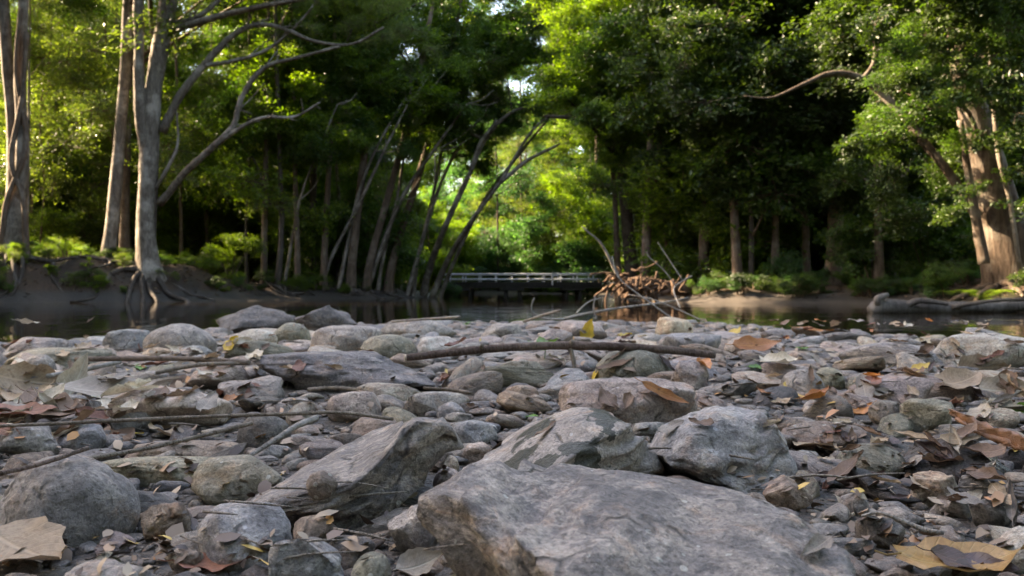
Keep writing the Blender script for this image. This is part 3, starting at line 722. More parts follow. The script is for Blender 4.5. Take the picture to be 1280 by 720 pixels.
# px, py, length px, width/length, colour, bend, cup, yaw, tilt, words
HL = [
 (30, 694, 145, 0.62, 'tan', 0.5, 0.5, -0.5, (0.15, 0.1), 'large tan leaf with folded edge in front of the rounded boulder'),
 (268, 716, 90, 0.6, 'red-brown', 0.6, 0.3, 0.3, (0, 0), 'ragged red-brown leaf at the foot of the blue-grey block'),
 (524, 712, 62, 0.7, 'pale', 1.4, 1.3, 0.5, (0.2, -0.2), 'tightly curled whitish leaf against the largest boulder'),
 (1200, 712, 165, 0.5, 'ochre', 0.8, 0.7, 0.15, (0.0, 0.1), 'big glossy ochre leaf with a crack across it'),
 (1215, 712, 90, 0.5, 'dark', 0.6, 0.7, -0.4, (0, 0), 'dark purple-brown leaf lying on the ochre leaf'),
 (1010, 562, 82, 0.55, 'tan', 0.25, 0.15, 1.9, (0.05, 0), 'flat tan leaf beside the blocky blue-grey boulder'),
 (1045, 566, 66, 0.6, 'tan', 0.3, 0.3, 0.7, (0.1, 0.2), 'tan leaf with a torn notch behind the olive spotted stone'),
 (1022, 501, 48, 0.65, 'orange', 1.6, 1.2, 0.4, (0, 0), 'curled bright orange-brown leaf standing on the stones'),
 (974, 455, 50, 0.7, 'pale', 0.7, 1.0, 0.2, (0, 0.1), 'cupped pale cream leaf beside the grey-green stone'),
 (745, 473, 42, 0.4, 'yellow', 0.4, 0.3, -0.2, (0, 0), 'long bright yellow leaf by the pinkish stone'),
 (735, 414, 30, 0.55, 'yellow', 0.8, 0.8, 1.2, (0, -0.9), 'yellow leaf standing upright near the stick'),
 (781, 420, 18, 0.6, 'yellow', 0.4, 0.4, 0.2, (0, 0), 'small yellow leaf flat on a stone behind the stick'),
 (290, 431, 22, 0.8, 'yellow', 0.5, 0.6, 0.8, (0, -0.5), 'small yellow leaf standing beside the grey dome stone'),
 (665, 524, 17, 0.7, 'green', 0.3, 0.3, 0.6, (0, 0), 'tiny fresh green leaf on the algae boulder'),
 (175, 461, 14, 0.8, 'green', 0.3, 0.3, 0.6, (0, 0), 'tiny lime-green leaf among brown twigs'),
 (198, 457, 42, 0.5, 'red-brown', 0.5, 0.9, 0.1, (0, 0), 'red-brown leaf arched over a twig'),
 (92, 488, 88, 0.45, 'pale', 0.7, 1.0, 1.1, (0.5, -0.7), 'upright pale curled leaf in the leaf drift by the creek'),
 (40, 478, 80, 0.55, 'tan', 0.9, 1.1, 0.6, (0.2, -0.4), 'tan curled leaf arching in the leaf drift'),
 (150, 492, 130, 0.4, 'greyish', 0.9, 0.6, 0.35, (0.3, 0), 'big curled greyish leaf beside the purple-grey flat stone'),
 (20, 520, 90, 0.55, 'red-brown', 0.5, 0.4, 0.2, (0, 0), 'flat red-brown leaf under the twig tips'),
 (70, 515, 95, 0.5, 'brown', 0.6, 0.5, -0.3, (0.1, 0), 'brown leaf lying over the red-brown one'),
 (1225, 460, 62, 0.5, 'tan', 0.4, 0.3, 0.1, (0, 0), 'tan leaf leaning on the pale boulder'),
 (1200, 480, 70, 0.6, 'tan', 0.7, 0.7, 0.5, (0.2, 0), 'wide tan leaf below the pale boulder'),
 (1260, 490, 60, 0.6, 'pale', 0.9, 0.8, -0.5, (0.1, 0), 'pale crumpled leaf near the strip of bark'),
 (1062, 590, 60, 0.5, 'brown', 0.7, 0.8, 0.2, (0, 0), 'brown curled leaf behind the small rounded cobble'),
 (1075, 610, 70, 0.5, 'dark', 0.8, 0.9, -0.5, (0, 0), 'dark wet curled leaf by the olive spotted stone'),
 (945, 462, 26, 0.5, 'green', 0.3, 0.3, 0.4, (0, 0), 'fresh green leaf on stones near the cream leaf'),
 (1003, 437, 18, 0.6, 'green', 0.3, 0.3, 0.4, (0, 0), 'little bright green leaf among dry litter'),
 (920, 416, 18, 0.8, 'yellow', 0.3, 0.3, 0.4, (0, -0.6), 'bright yellow leaf standing near the water edge by the grey rounded stone'),
 (1018, 414, 44, 0.4, 'orange', 0.3, 0.3, 0.0, (0, 0), 'long orange-tan leaf at the water edge'),
 (1275, 515, 40, 0.5, 'green', 0.3, 0.3, 0.2, (0, 0), 'yellow-green leaf under the strip of bark'),
 (830, 494, 60, 0.22, 'orange', 0.4, 0.4, -0.25, (0, 0), 'narrow orange-brown leaf at the end of the pinkish stone'),
 (770, 458, 46, 0.3, 'brown', 0.5, 0.5, 0.1, (0, 0), 'narrow brown leaf under the main stick'),
 (292, 500, 24, 0.6, 'orange', 0.4, 0.5, 0.4, (0, 0), 'small amber leaf beside the purple-grey flat stone'),
 (160, 546, 34, 0.45, 'yellow', 0.4, 0.4, 0.2, (0, 0), 'amber-yellow leaf under the thin twigs'),
 (570, 433, 30, 0.6, 'red-brown', 0.9, 0.9, 0.5, (0, 0), 'dark red curled leaf behind the main stick'),
 (945, 433, 60, 0.4, 'orange', 0.5, 0.4, 0.2, (0, 0), 'orange-brown leaf behind the grey-green stone'),
 (1090, 480, 40, 0.6, 'red-brown', 0.7, 0.7, 1.0, (0, 0), 'reddish curled leaf on the broad pinkish stone'),
 (1150, 465, 30, 0.7, 'yellow', 0.4, 0.5, 0.3, (0, -0.3), 'pale yellow leaf near the pale boulder'),
]
for k, (px, py, lp, wr, c, bend, cup, yaw, tilt, words) in enumerate(HL):
    pt, nr = onto(px, py); d = pt.y; L = lp / FPX * d * 1.1
    o = put_leaf(leaf_mesh('fallen_leaf', DL[c], L, L * wr, bend, cup, R.uniform(-.4, .4), 40 + k), pt, nr, yaw, 0.004, tilt, 0.5)
    tag(o, words, 'leaf', 'fallen leaves on the gravel bar')
LW = {'flat': (0.25, 0.2), 'curled': (1.1, 0.6), 'cupped': (0.5, 1.3), 'rolled': (0.6, 2.2)}
lcache = {}
lcols = ['tan', 'tan', 'tan', 'greyish', 'greyish', 'greyish', 'brown', 'brown', 'brown', 'red-brown', 'pale', 'pale', 'dark', 'dark', 'orange']
seeds = []
while len(seeds) < 245:
    if R.random() < 0.48: px, py = 1280 * (0.55 + 0.45 * math.sqrt(R.random())), 402 + 250 * R.random() ** 1.7
    elif R.random() < 0.6: px, py = 330 * R.random(), 425 + 130 * R.random()
    else: px, py = 1280 * R.random(), 402 + 300 * R.random() ** 1.6
    pt, nr = onto(px, py)
    if pt.y > 11 or pt.z < 0.0: continue
    if nr.z < 0.5: continue
    if py > 548 and px < 1010: continue
    if 285 < px < 580 and 520 < py < 650: continue
    seeds.append((pt, nr, px))
for pt, nr, spx in seeds:
    c = R.choice(lcols if spx > 330 else ['tan', 'pale', 'tan', 'greyish', 'brown', 'red-brown', 'pale']); s = R.choice(list(LW)); q = R.randrange(3)
    key = (c, s, q)
    if key not in lcache:
        b, cu = LW[s]; lcache[key] = leaf_mesh('fallen_leaf', DL[c], 0.1, R.choice((0.032, 0.045, 0.055)), b, cu, R.uniform(-.6, .6), R.randrange(9999), 0.09)
    o = put_leaf(lcache[key], pt, nr, R.uniform(0, 6.28), 0.003, (R.uniform(-.35, .35), R.uniform(-.35, .35)), 0.6)
    sc = R.uniform(0.25, 0.72) * (0.75 if pt.y < 1.2 else 1.0) * (1.35 if spx < 250 else 1.0); o.scale = (sc, sc, sc)
    tag(o, f'{s} {c} dry leaf lying among others on the stones', 'leaf', f'{s} {c} dry leaves strewn on the bar')

frag_V, frag_F, fo = [], [], 0
for _ in range(2300):
    px = 1280 * R.random() if R.random() < .45 else (1280 * (0.55 + .5 * R.random()) if R.random() < .65 else 360 * R.random()); py = 404 + 316 * R.random() ** 1.35
    pt, nr = onto(px, py)
    if pt.y > 11 or pt.z < 0.01: continue
    g = z1(pt.x, pt.y)
    if pt.z > g + 0.022 * (1 + pt.y * .25) or nr.z < 0.2: continue
    L = R.uniform(.004, .013) * min(2.6, 0.7 + pt.y * .35); a = R.uniform(0, 6.28); w = L * R.uniform(.25, .6); cu = R.uniform(-.4, .6) * L
    q = np.array([(-L, 0, 0), (-.3 * L, w, cu * .6), (-.3 * L, -w, cu * .5), (.4 * L, w * .8, cu), (.4 * L, -w * .9, cu * .7), (L, 0, cu * .3)])
    q = q @ np.array(Euler((R.uniform(-.6, .6), R.uniform(-.6, .6), a)).to_matrix()).T + np.array(pt) + np.array([0, 0, .003])
    frag_V.append(q); frag_F += [(fo, fo + 2, fo + 1), (fo + 1, fo + 2, fo + 4), (fo + 1, fo + 4, fo + 3), (fo + 3, fo + 4, fo + 5)]; fo += 6
m = Mat('leaf_crumbs'); m.fin(m.ramp(m.new('NewGeometry').outputs['Random Per Island'], [(0, (0.035, 0.022, 0.016)), (0.4, (0.11, 0.065, 0.04)), (0.65, (0.22, 0.15, 0.095)), (0.85, (0.34, 0.26, 0.18)), (0.94, (0.36, 0.15, 0.05)), (1, (0.5, 0.34, 0.08))]), 0.6)
tag(link('leaf_crumbs', mesh_np('leaf_crumbs', np.vstack(frag_V), frag_F, m.m)), 'crumbled bits of dry leaves caught between the stones', 'litter', kind='stuff')
tw = []
for _ in range(110):
    px, py = 1280 * R.random(), 405 + 300 * R.random() ** 1.4; pt, nr = onto(px, py)
    if pt.y > 10 or pt.z < 0.01 or pt.z > z1(pt.x, pt.y) + .04: continue
    L = R.uniform(.015, .04) * min(3, .7 + pt.y * .4); a = R.uniform(-.7, .7); v = np.array([math.cos(a), math.sin(a), R.uniform(-.12, .12)]) * L; p = np.array(pt) + np.array([0, 0, .004])
    rr = R.uniform(.0006, .0016) * min(3, .7 + pt.y * .4)
    tw.append(tube_arrays([p - v, p + np.array([0, R.uniform(-.1, .1) * L, R.uniform(0, .12) * L]), p + v], [rr, rr, rr * .5], 5, 4, 0))
tag(link('twig_litter', join_tubes('twig_litter', tw, BK['twig'])), 'thin broken twigs littered over the stones', 'litter', kind='stuff')

# ---------------------------------------------------------------- sticks on the bar
def stick(name, pl, mat, words, r_px, n=28, sides=9, knots=(), rough=0.1):
    """pl: picture points; each rests on whatever lies below it"""
    pts, rad = [], []
    for i, (px, py, up) in enumerate(pl):
        pt, _ = onto(px, py); rr = (r_px[i] if isinstance(r_px, (list, tuple)) else r_px) / FPX * pt.y
        pts.append(np.array(pt) + np.array([0, 0, rr * 0.7 + up])); rad.append(rr)
    ds = np.array([p[1] for p in pts])
    fine_ = [(i + u) for i in range(len(pl) - 1) for u in (0, .2, .4, .6, .8)]
    fd = np.array([onto(np.interp(q, range(len(pl)), [p[0] for p in pl]), np.interp(q, range(len(pl)), [p[1] for p in pl]) + 2)[0].y for q in fine_])
    if len(ds) > 2:                                # keep it one straight-ish stick in plan
        t = np.arange(len(ds)); f = np.polyfit(t, ds, 1); f[0] *= 0.4; dn = np.polyval(f, t); dn = dn + min(0, np.percentile(fd - np.polyval(f, np.array(fine_)), 3)) - 0.012
        for i in range(len(pts)):
            px, py, up = pl[i]; pts[i] = P(px, py, dn[i]); rad[i] = (r_px[i] if isinstance(r_px, (list, tuple)) else r_px) / FPX * dn[i]
    me = tube_mesh(name, pts, rad, mat, n, sides, rough, R.random() * 9)
    o = link(name, me); tag(o, words, 'stick', 'sticks lying on the gravel bar')
    return o, pts, rad
main, mp, mr = stick('stick', [(508, 447, 0), (545, 443, 0), (600, 437, 0), (660, 433, 0), (712, 432, 0), (780, 434, 0), (840, 438, 0), (893, 444, 0)], BK['stick'],
                     'long reddish-brown stick lying across the stones, its end cut pale', [4.6, 4.8, 5, 5, 5.4, 5.2, 5, 4.6], 60, 12, 0.12)
e0 = np.array(mp[0]); dirv = (np.array(mp[0]) - np.array(mp[1])); dirv /= np.linalg.norm(dirv)
link('cut_end', tube_mesh('cut_end', [e0 + dirv * 0.0005, e0 + dirv * 0.004], [mr[0] * 0.92, mr[0] * 0.8], plain('cut_wood', (0.42, 0.33, 0.24), (0.52, 0.42, 0.31), 0.8), 3, 12, 0), main)
for t in (2, 4):
    link('knot', tube_mesh('knot', [np.array(mp[t]), np.array(mp[t]) + np.array([0.006, -0.012, 0.012])], [mr[t] * 0.7, mr[t] * 0.4], BK['twig'], 4, 8, 0.1), main)
link('side_twig', tube_mesh('side_twig', [np.array(mp[4]), np.array(mp[4]) + np.array([0.01, -0.02, -0.05]), np.array(mp[4]) + np.array([0.0, -0.05, -0.085])], [0.006, 0.005, 0.003], BK['twig'], 8, 6, 0.1), main)
for pl, rp, w, mk in [
  ([(-10, 533, 0), (120, 527, 0), (250, 521, 0), (370, 517, 0), (430, 516, 0), (492, 524, 0)], 2.3, 'long thin twig running over the flat grey stones', 'twig'),
  ([(105, 574, 0), (180, 561, 0), (250, 545, 0), (315, 529, 0)], 2.8, 'dark twig slanting up from the olive log-shaped stone', 'twig'),
  ([(95, 449, 0), (180, 448, 0), (250, 449, 0), (312, 453, 0)], 3.2, 'straight brown stick beside the layered slab', 'stick'),
  ([(195, 466, 0), (250, 456, 0), (310, 454, 0)], 2.6, 'short forked stick crossing the straight brown one', 'twig'),
  ([(60, 470, 0), (105, 462, 0), (150, 452, 0)], 3.0, 'short pale stick among the leaf drift', 'dead'),
  ([(312, 570, 0), (345, 549, 0), (372, 532, 0), (395, 523, 0)], [3, 3.4, 4, 4.6], 'smooth tapered grey stick leaning on the dark rounded stone', 'dead'),
  ([(1077, 645, 0), (1100, 641, 0), (1130, 652, 0), (1155, 662, 0), (1180, 666, 0)], [1.6, 2.2, 2.8, 3.4, 2.6], 'pale curved root fragment in front of the tan angular stone', 'dead'),
  ([(530, 485, 0), (560, 487, 0), (590, 491, 0)], 2.0, 'short thin twig beside the flat tan stone', 'twig'),
  ([(385, 487, 0), (420, 485, 0), (452, 488, 0)], 2.6, 'brown twig tucked under the long layered slab', 'twig'),
  ([(0, 592, 0), (50, 580, 0), (110, 560, 0)], 3, 'dark twig behind the rounded boulder', 'stick'),
  ([(655, 402, 0), (672, 396, 0), (700, 388, 0)], 1.8, 'pale stick end poking up at the water edge', 'dead'),
  ([(490, 402, 0), (530, 399, 0), (575, 396, 0)], 1.6, 'grey stick lying at the water edge', 'dead')]:
    stick('twig' if mk == 'twig' else 'stick', pl, BK[mk], w, rp)
# strip of bark (curled, orange-brown)
p0, n0 = onto(1192, 522); p1, _ = onto(1290, 572)
bm_ = []
for i in range(19):
    t = i / 18; c = np.array(P(1192 + 110 * t, 517 + 48 * t + 3 * math.sin(t * 5), 1.0 - 0.13 * t)); w = 0.0125 * (0.35 + 0.8 * math.sin(PI * (0.12 + 0.8 * t))) * (1 + 0.12 * math.sin(t * 31) + .1 * R.random())
    for j in range(8):
        a = -1.9 + 3.8 * j / 7 + 0.25 * math.sin(t * 9); bm_.append(c + np.array([0.003 * R.uniform(-1, 1), w * math.sin(a) * .9, -w * math.cos(a) * .55 + .5 * w * math.sin(a)]))
BFc = [(i * 8 + j, i * 8 + j + 1, (i + 1) * 8 + j + 1, (i + 1) * 8 + j) for i in range(18) for j in range(7)]
o = link('bark_strip', mesh_np('bark_strip', bm_, BFc, plain('bark_strip', (0.10, 0.045, 0.022), (0.22, 0.095, 0.04), 0.5, 60)))
sm = o.modifiers.new('thickness', 'SOLIDIFY'); sm.thickness = 0.0018
tag(o, 'long curled orange-brown strip of bark propped over the wet slab', 'bark')
# small green plants on the bar
def seedling(px, py, L, words, nleaf):
    pt, _ = onto(px, py); e = link('seedling', None, loc=pt); tag(e, words, 'plant')
    link('stem', tube_mesh('stem', [(0, 0, -0.01), (0.004, 0, L * 0.5), (0, 0.005, L)], [L * .03] * 3, M_stem, 6, 6, 0), e)
    for i in range(nleaf):
        a = i * 2.4; link('leaf', leaf_mesh('leaf', DL['green'], L, L * 0.6, 0.5, 0.3, 0, 70 + i), e, (L * .45 * math.cos(a), L * .45 * math.sin(a), L * (0.55 + 0.4 * i / nleaf)), (R.uniform(-.3, .3), -0.3, a))
seedling(583, 410, 0.045, 'green seedling sprouting beyond the broad low grey stone', 4)
seedling(680, 448, 0.05, 'low green weed growing beneath the main stick', 7)

# ---------------------------------------------------------------- foliage clumps
def clump_mesh(name, mat, seed, nleaf=1000, size=0.15, droop=0.25, ntw=26, asp=0.42):
    r = np.random.RandomState(seed)
    tips = r.normal(size=(ntw, 3)); tips /= np.linalg.norm(tips, axis=1)[:, None]
    tips *= (r.rand(ntw, 1) ** 0.55) * np.array([1.2, 1.05, 0.78]) * r.uniform(.75, 1.3, (ntw, 1))
    w = r.rand(ntw) + 0.3; w /= w.sum()
    t = r.choice(ntw, nleaf, p=w); f = 1 - 0.45 * r.rand(nleaf, 1) ** 2
    c = tips[t] * f + r.normal(size=(nleaf, 3)) * np.array([.17, .17, .10])
    up = r.normal(size=(nleaf, 3)) * 0.62 + np.array([0, 0, 0.8]); up /= np.linalg.norm(up, axis=1)[:, None]
    d = r.normal(size=(nleaf, 3)) + tips[t] * 0.8 - np.array([0, 0, droop]); d -= up * np.sum(d * up, 1)[:, None]; d /= np.linalg.norm(d, axis=1)[:, None]
    s = np.cross(up, d); L = size * r.uniform(0.6, 1.25, (nleaf, 1)); W = L * asp
    a = c - d * L / 2; b = c + d * L / 2
    m1 = c + s * W / 2 + up * L * 0.10; m2 = c - s * W / 2 + up * L * 0.10; e = c + d * L * 0.05
    V = np.stack([a, m1, b, m2], 1).reshape(-1, 3); k = np.arange(nleaf) * 4
    F = np.vstack([np.column_stack([k, k + 1, k + 2]), np.column_stack([k, k + 2, k + 3])])
    o = len(V); tv, tf = [], []
    for q in range(ntw):                             # twigs that carry the leaves
        e0 = tips[q] * 0.08; e1 = tips[q] * 0.97; x = np.cross(e1, r.normal(size=3)); x /= np.linalg.norm(x); y = np.cross(e1, x); y /= np.linalg.norm(y)
        for (e_, rr) in ((e0, .016), (e1, .005)):
            for g in (0, 2.1, 4.2): tv.append(e_ + rr * (x * math.cos(g) + y * math.sin(g)))
        for g in range(3):
            h = (g + 1) % 3; z = o + q * 6; tf += [(z + g, z + h, z + 3 + h), (z + g, z + 3 + h, z + 3 + g)]
    me = mesh_np(name, np.vstack([V, tv]), np.vstack([F, tf]), mat, False)
    me.materials.append(BK['brown'])
    mi = np.zeros(len(me.polygons), np.int32); mi[len(F):] = 1; me.polygons.foreach_set('material_index', mi)
    return me
CL = {}
for sp, size, nl, asp in (('shade', 0.15, 1500, 0.46), ('fig', 0.135, 1600, 0.46), ('gum', 0.125, 1000, 0.36), ('bright', 0.135, 1500, 0.45), ('teal', 0.15, 1150, 0.45)):
    CL[sp] = [clump_mesh('leaf_clump', LM[sp], 60 + hash_, nl, size, asp=asp) for hash_ in range(5)]
CL['big'] = [clump_mesh('leaf_clump', LM['shade'], 80 + i, 420, 0.27, 0.5, 16, 0.40) for i in range(4)]
# openings in the leaves through which the low sun reaches into the wood: points it must reach
SUNLIT = [(P(18, 120, 24), 0.9), (P(22, 210, 24), 0.7), (P(788, 345, 24), 1.2), (P(520, 200, 33), 0.5), (P(180, 270, 25), 0.35), (P(190, 60, 25), 0.4),
          (P(1085, 110, 18), 0.4), (P(1140, 165, 18), 0.4), (P(1215, 200, 17), 0.1), (P(935, 365, 24), 0.5), (P(800, 60, 27), 1.2), (P(720, 60, 30), 1.0), (P(870, 90, 27), 1.0),
          (P(700, 215, 62), 2.6), (P(655, 290, 60), 2.4), (P(760, 120, 30), 1.0), (P(600, 250, 36), 0.5), (P(350, 60, 26), 0.6), (P(100, 100, 32), 1.0), (P(300, 160, 36), 0.6),
          (P(1120, 60, 15), 0.6), (P(1130, 330, 20), 0.4), (P(740, 345, 40), 0.5), (P(620, 345, 40), 0.5), (P(680, 345, 40), 0.6), (P(60, 300, 30), 0.6), (P(350, 300, 34), 0.5), (P(230, 40, 30), 1.0)]
STRICT = {0, 1, 2, 3, 4, 5, 6, 9, 13, 14}
SUNLIT = [(np.array(a), r) for a, r in SUNLIT]
Sv = np.array(SUN)
def in_sun_gap(c, r):
    for k, (a, g) in enumerate(SUNLIT):
        v = c - a; t = v @ Sv
        if k in STRICT:
            if t > (0.8 if k < 13 else 7) and np.linalg.norm(v - t * Sv) < g * 0.7 + r * 1.15: return True
        elif t > 6 and np.linalg.norm(v - t * Sv) < g * 0.8 + r * 0.45: return True
    return False
nclump = 0
SKYGAPS = [(655, 106, 13), (505, 62, 4)]
def sky_gap(c, r):
    px = 640 + c[0] / c[1] * FPX if c[1] > 1 else -999
    py = HY - (c[2] - CAMZ) / max(c[1], 1) * FPX; rp = r / max(c[1], 1) * FPX * 0.55
    if 1 < c[1] < 50 and ((px - 688) / (50 + rp)) ** 2 + ((py - 240) / (85 + rp)) ** 2 < 1: return True    # the open reach of the creek
    return any((px - a) ** 2 + (py - b) ** 2 < (g + rp) ** 2 for a, b, g in SKYGAPS)
def new_tree(name, words, base, group=None):
    e = link(name, None, loc=base); tag(e, words, 'tree', group)
    return e
def trunk_part(tree, pts, rad, mat, name='trunk', n=22, sides=12, rough=0.10, flare=None):
    b = np.array(tree.location)
    return link(name, tube_mesh(name, np.array(pts) - b, rad, mat, n, sides, rough, R.random() * 9, flare), tree)
def crown_part(tree, items, sp, limb_from=None, mat=None, nl=5):
    b = np.array(tree.location); cr = link('crown', None, tree); got = []
    for c, r in items:
        s = sp if isinstance(sp, str) else R.choice(sp)
        if add_clump(cr, np.array(c) - b, r, s) is not None: got.append((np.array(c), r))
    if limb_from is not None:
        tp, tr = limb_from
        for c, r in R.sample(got, min(nl, len(got))):
            k = min(range(len(tp)), key=lambda i: np.linalg.norm(tp[i] - c) + 1.2 * max(0, tp[i][2] - c[2] + 0.8))
            a = tp[k]; mid = (a + c) / 2 + np.array([R.uniform(-.3, .3), R.uniform(-.3, .3), R.uniform(0.0, .6)])
            r0 = min(tr[k] * 0.55, 0.03 + 0.012 * np.linalg.norm(c - a))
            trunk_part(tree, [a, mid, c], [r0, r0 * .65, r0 * .2], mat, 'limb', 10, 6, 0.08)
    return cr
def add_clump(crown, c, r, sp, force=False):            # c is local to the tree; gaps are tested in the world
    global nclump
    w = np.array(c) + np.array(crown.parent.location)
    if not force and (in_sun_gap(w, r) or sky_gap(w, r)): return None
    nclump += 1
    return link('leaf_clump', R.choice(CL[sp]), crown, c, (R.uniform(-.4, .4), R.uniform(-.4, .4), R.uniform(0, 6.28)), (r * R.uniform(.8, 1.5), r * R.uniform(.8, 1.2), r * R.uniform(.7, 1.15)))
def pxpath(lst):                                        # (px, py, d, radius px)
    return [P(a, b, d) for a, b, d, r in lst], [r / FPX * d for a, b, d, r in lst]
def fill(x0, y0, x1, y1, d0, d1, n, r0, r1):
    out = []
    for _ in range(n):
        d = R.uniform(d0, d1); out.append((P(R.uniform(x0, x1), R.uniform(y0, y1), d), R.uniform(r0, r1)))
    return out
def root(tree, pts, r0, mat):
    q = []
    for (x, y, up) in pts: q.append(np.array([x + R.uniform(-.08, .08), y + R.uniform(-.08, .08), z1(x, y) + up * .5 + R.uniform(-.05, .03)]))
    trunk_part(tree, q, np.linspace(r0 * .6, r0 * 0.2, len(q)), mat, 'root', 26, 7, 0.3)
def base_of(px, d):
    x = (px - 640) / FPX * d; return np.array([x, d, z1(x, d)])

# --- pale double-trunked tree on the root-laced bank
b = base_of(185, 25)
t = new_tree('bank_tree', 'pale-barked tree with long bare limbs arching from its forked trunk', b)
pa, ra = pxpath([(186, 374, 25, 27), (186, 345, 25, 19), (184, 320, 25, 14), (182, 270, 25, 11), (186, 200, 25, 10.8), (191, 120, 25, 10.5), (204, 40, 25, 10), (214, -30, 25, 10), (225, -140, 25.3, 9)])
trunk_part(t, pa, ra, BK['pale'], n=40, sides=16, flare=(5, 0.4, 9))
for q_, lst in enumerate(([(184, 205, 25, 9), (176, 150, 24.8, 8), (174, 80, 24.7, 8), (173, 0, 24.6, 7), (170, -90, 24.6, 5)],
            [(200, 255, 25, 8), (232, 215, 24.6, 7), (262, 187, 24.3, 6.5), (291, 158, 24.1, 6), (303, 120, 24, 5.4), (330, 85, 23.8, 4.6), (372, 72, 23.6, 3.6), (425, 58, 23.4, 2.6)],
            [(262, 187, 24.3, 5), (300, 160, 24, 4), (330, 147, 23.8, 3.6), (368, 146, 23.6, 3), (400, 128, 23.4, 2)],
            [(203, 165, 25, 9), (225, 120, 24.8, 8), (258, 78, 24.6, 7), (290, 45, 24.4, 6), (320, 31, 24.2, 5), (352, 35, 24, 4.2), (395, 52, 23.8, 3.4), (440, 55, 23.6, 2.8), (480, 34, 23.4, 2)],
            [(255, 82, 24.6, 5), (292, 76, 24.4, 4), (330, 64, 24.2, 3.4), (362, 40, 24, 2.6), (392, 8, 23.8, 2)],
            [(195, 235, 25, 4), (212, 205, 24.8, 3.4), (222, 180, 24.7, 2.6), (221, 140, 24.6, 1.8)],
            [(215, 30, 25, 6), (245, 22, 24.8, 5), (275, 0, 24.6, 4)])):
    p_, r_ = pxpath(lst); trunk_part(t, p_, [v * (0.85 if q_ == 0 else 0.62) for v in r_], BK['pale'], 'limb', 44, 9, 0.16)
    for _ in range(7 if q_ not in (0, 5) else 0):                # fine pale twigs
        u = R.uniform(.25, .98) * (len(p_) - 1); i_ = min(int(u), len(p_) - 2); a_ = p_[i_] + (p_[i_ + 1] - p_[i_]) * (u - i_); v_ = np.array([R.uniform(-.1, 1.2), R.uniform(-.6, .4), R.uniform(-.25, .9)]) * R.uniform(.5, 1.3)
        trunk_part(t, [a_, a_ + v_ * .5 + np.array([0, 0, R.uniform(-.12, .12)]), a_ + v_], [.028, .017, .007], BK['pale'], 'twig', 10, 5, .1)
crown_part(t, fill(230, -160, 520, 0, 22.5, 26, 35, 0.6, 1.0) + fill(330, 0, 520, 55, 22.8, 25, 19, 0.3, 0.5) + fill(90, -260, 330, -40, 23, 28, 39, 0.8, 1.2), 'gum', (pa, ra), BK['pale'], 6)
for (ang, ln) in ((-2.2, 2.4), (-1.7, 2.2), (-1.2, 2.6), (-2.7, 2.6), (-0.6, 2.6), (-0.1, 2.2), (-1.45, 2.3)):
    root(t, [(b[0] + ln * s * math.cos(ang + 0.25 * math.sin(s * 5 + ang)), b[1] + ln * s * math.sin(ang + .2 * s), 0.05 + .16 * (1 - s)) for s in (0.1, 0.35, 0.6, 0.8, 1.0)], 0.16, BK['root'])
# --- darker companion trunk just left of it
b = base_of(135, 25.5)
t = new_tree('bank_tree', 'slim leaning grey tree with splayed roots beside the pale forked tree', b)
pa, ra = pxpath([(124, 374, 25.5, 20), (129, 348, 25.5, 13), (136, 310, 25.5, 9), (143, 250, 25.5, 7.4), (150, 170, 25.5, 7), (156, 90, 25.5, 6.4), (160, 10, 25.5, 6), (168, -120, 25.5, 6)])
trunk_part(t, pa, ra, BK['pale'], n=34, flare=(4, 0.4, 9))
crown_part(t, fill(60, -250, 260, -20, 24, 28, 35, 0.8, 1.2), 'gum', (pa, ra), BK['brown'], 4)
for (ang, ln) in ((-2.4, 2.4), (-1.9, 2.1), (-1.3, 2.0), (-2.9, 2.8)):
    root(t, [(b[0] + ln * s * math.cos(ang + 0.25 * math.sin(s * 5 + ang)), b[1] + ln * s * math.sin(ang), 0.05 + .2 * (1 - s)) for s in (0.1, 0.35, 0.6, 0.8, 1.0)], 0.13, BK['root'])
# --- sunlit twin tree at the frame edge, wrapped by a strangling root
b = base_of(18, 24)
t = new_tree('bank_tree', 'sunlit twin-trunked tree wrapped in strangling roots above the exposed bank roots', b)
pa, ra = pxpath([(13, 372, 24, 25), (14, 340, 24, 19), (17, 300, 24, 16), (20, 240, 24, 11), (16, 160, 24, 7), (9, 80, 24, 6.5), (4, 0, 24, 6.5), (-2, -120, 24, 5)])
trunk_part(t, pa, ra, BK['pale'], n=34, flare=(5, 0.4, 8))
p_, r_ = pxpath([(24, 260, 24, 8), (28, 190, 23.8, 7.5), (25, 110, 23.8, 6.5), (27, 50, 23.8, 6), (31, -20, 23.8, 6), (38, -140, 23.8, 5)]); trunk_part(t, p_, r_, BK['pale'], 'trunk', 30, 12, .12)
for lst in ([(34, 330, 23.7, 4), (29, 250, 23.6, 3.4), (14, 200, 23.6, 3.2), (28, 120, 23.5, 3), (33, 40, 23.5, 3)], [(0, 320, 23.7, 4), (9, 250, 23.6, 3.2), (33, 180, 23.6, 3.2), (20, 90, 23.5, 2.6), (26, 10, 23.5, 2.6)]):
    p_, r_ = pxpath(lst); trunk_part(t, p_, r_, BK['brown'], 'strangling_root', 30, 8, .15)
crown_part(t, fill(-120, -300, 120, -60, 22, 27, 39, 0.8, 1.2), 'gum', (pa, ra), BK['pale'], 5)
for (ang, ln) in ((-2.0, 2.2), (-1.5, 2.0), (-1.0, 2.3), (-2.5, 2.4), (-0.4, 2.6), (-1.75, 2.6), (-1.2, 2.6)):
    root(t, [(b[0] + ln * s * math.cos(ang + 0.3 * math.sin(s * 6 + ang)), b[1] + ln * s * math.sin(ang), 0.05 + .18 * (1 - s)) for s in (0.1, 0.35, 0.6, 0.8, 1.0)], 0.14, BK['root'])
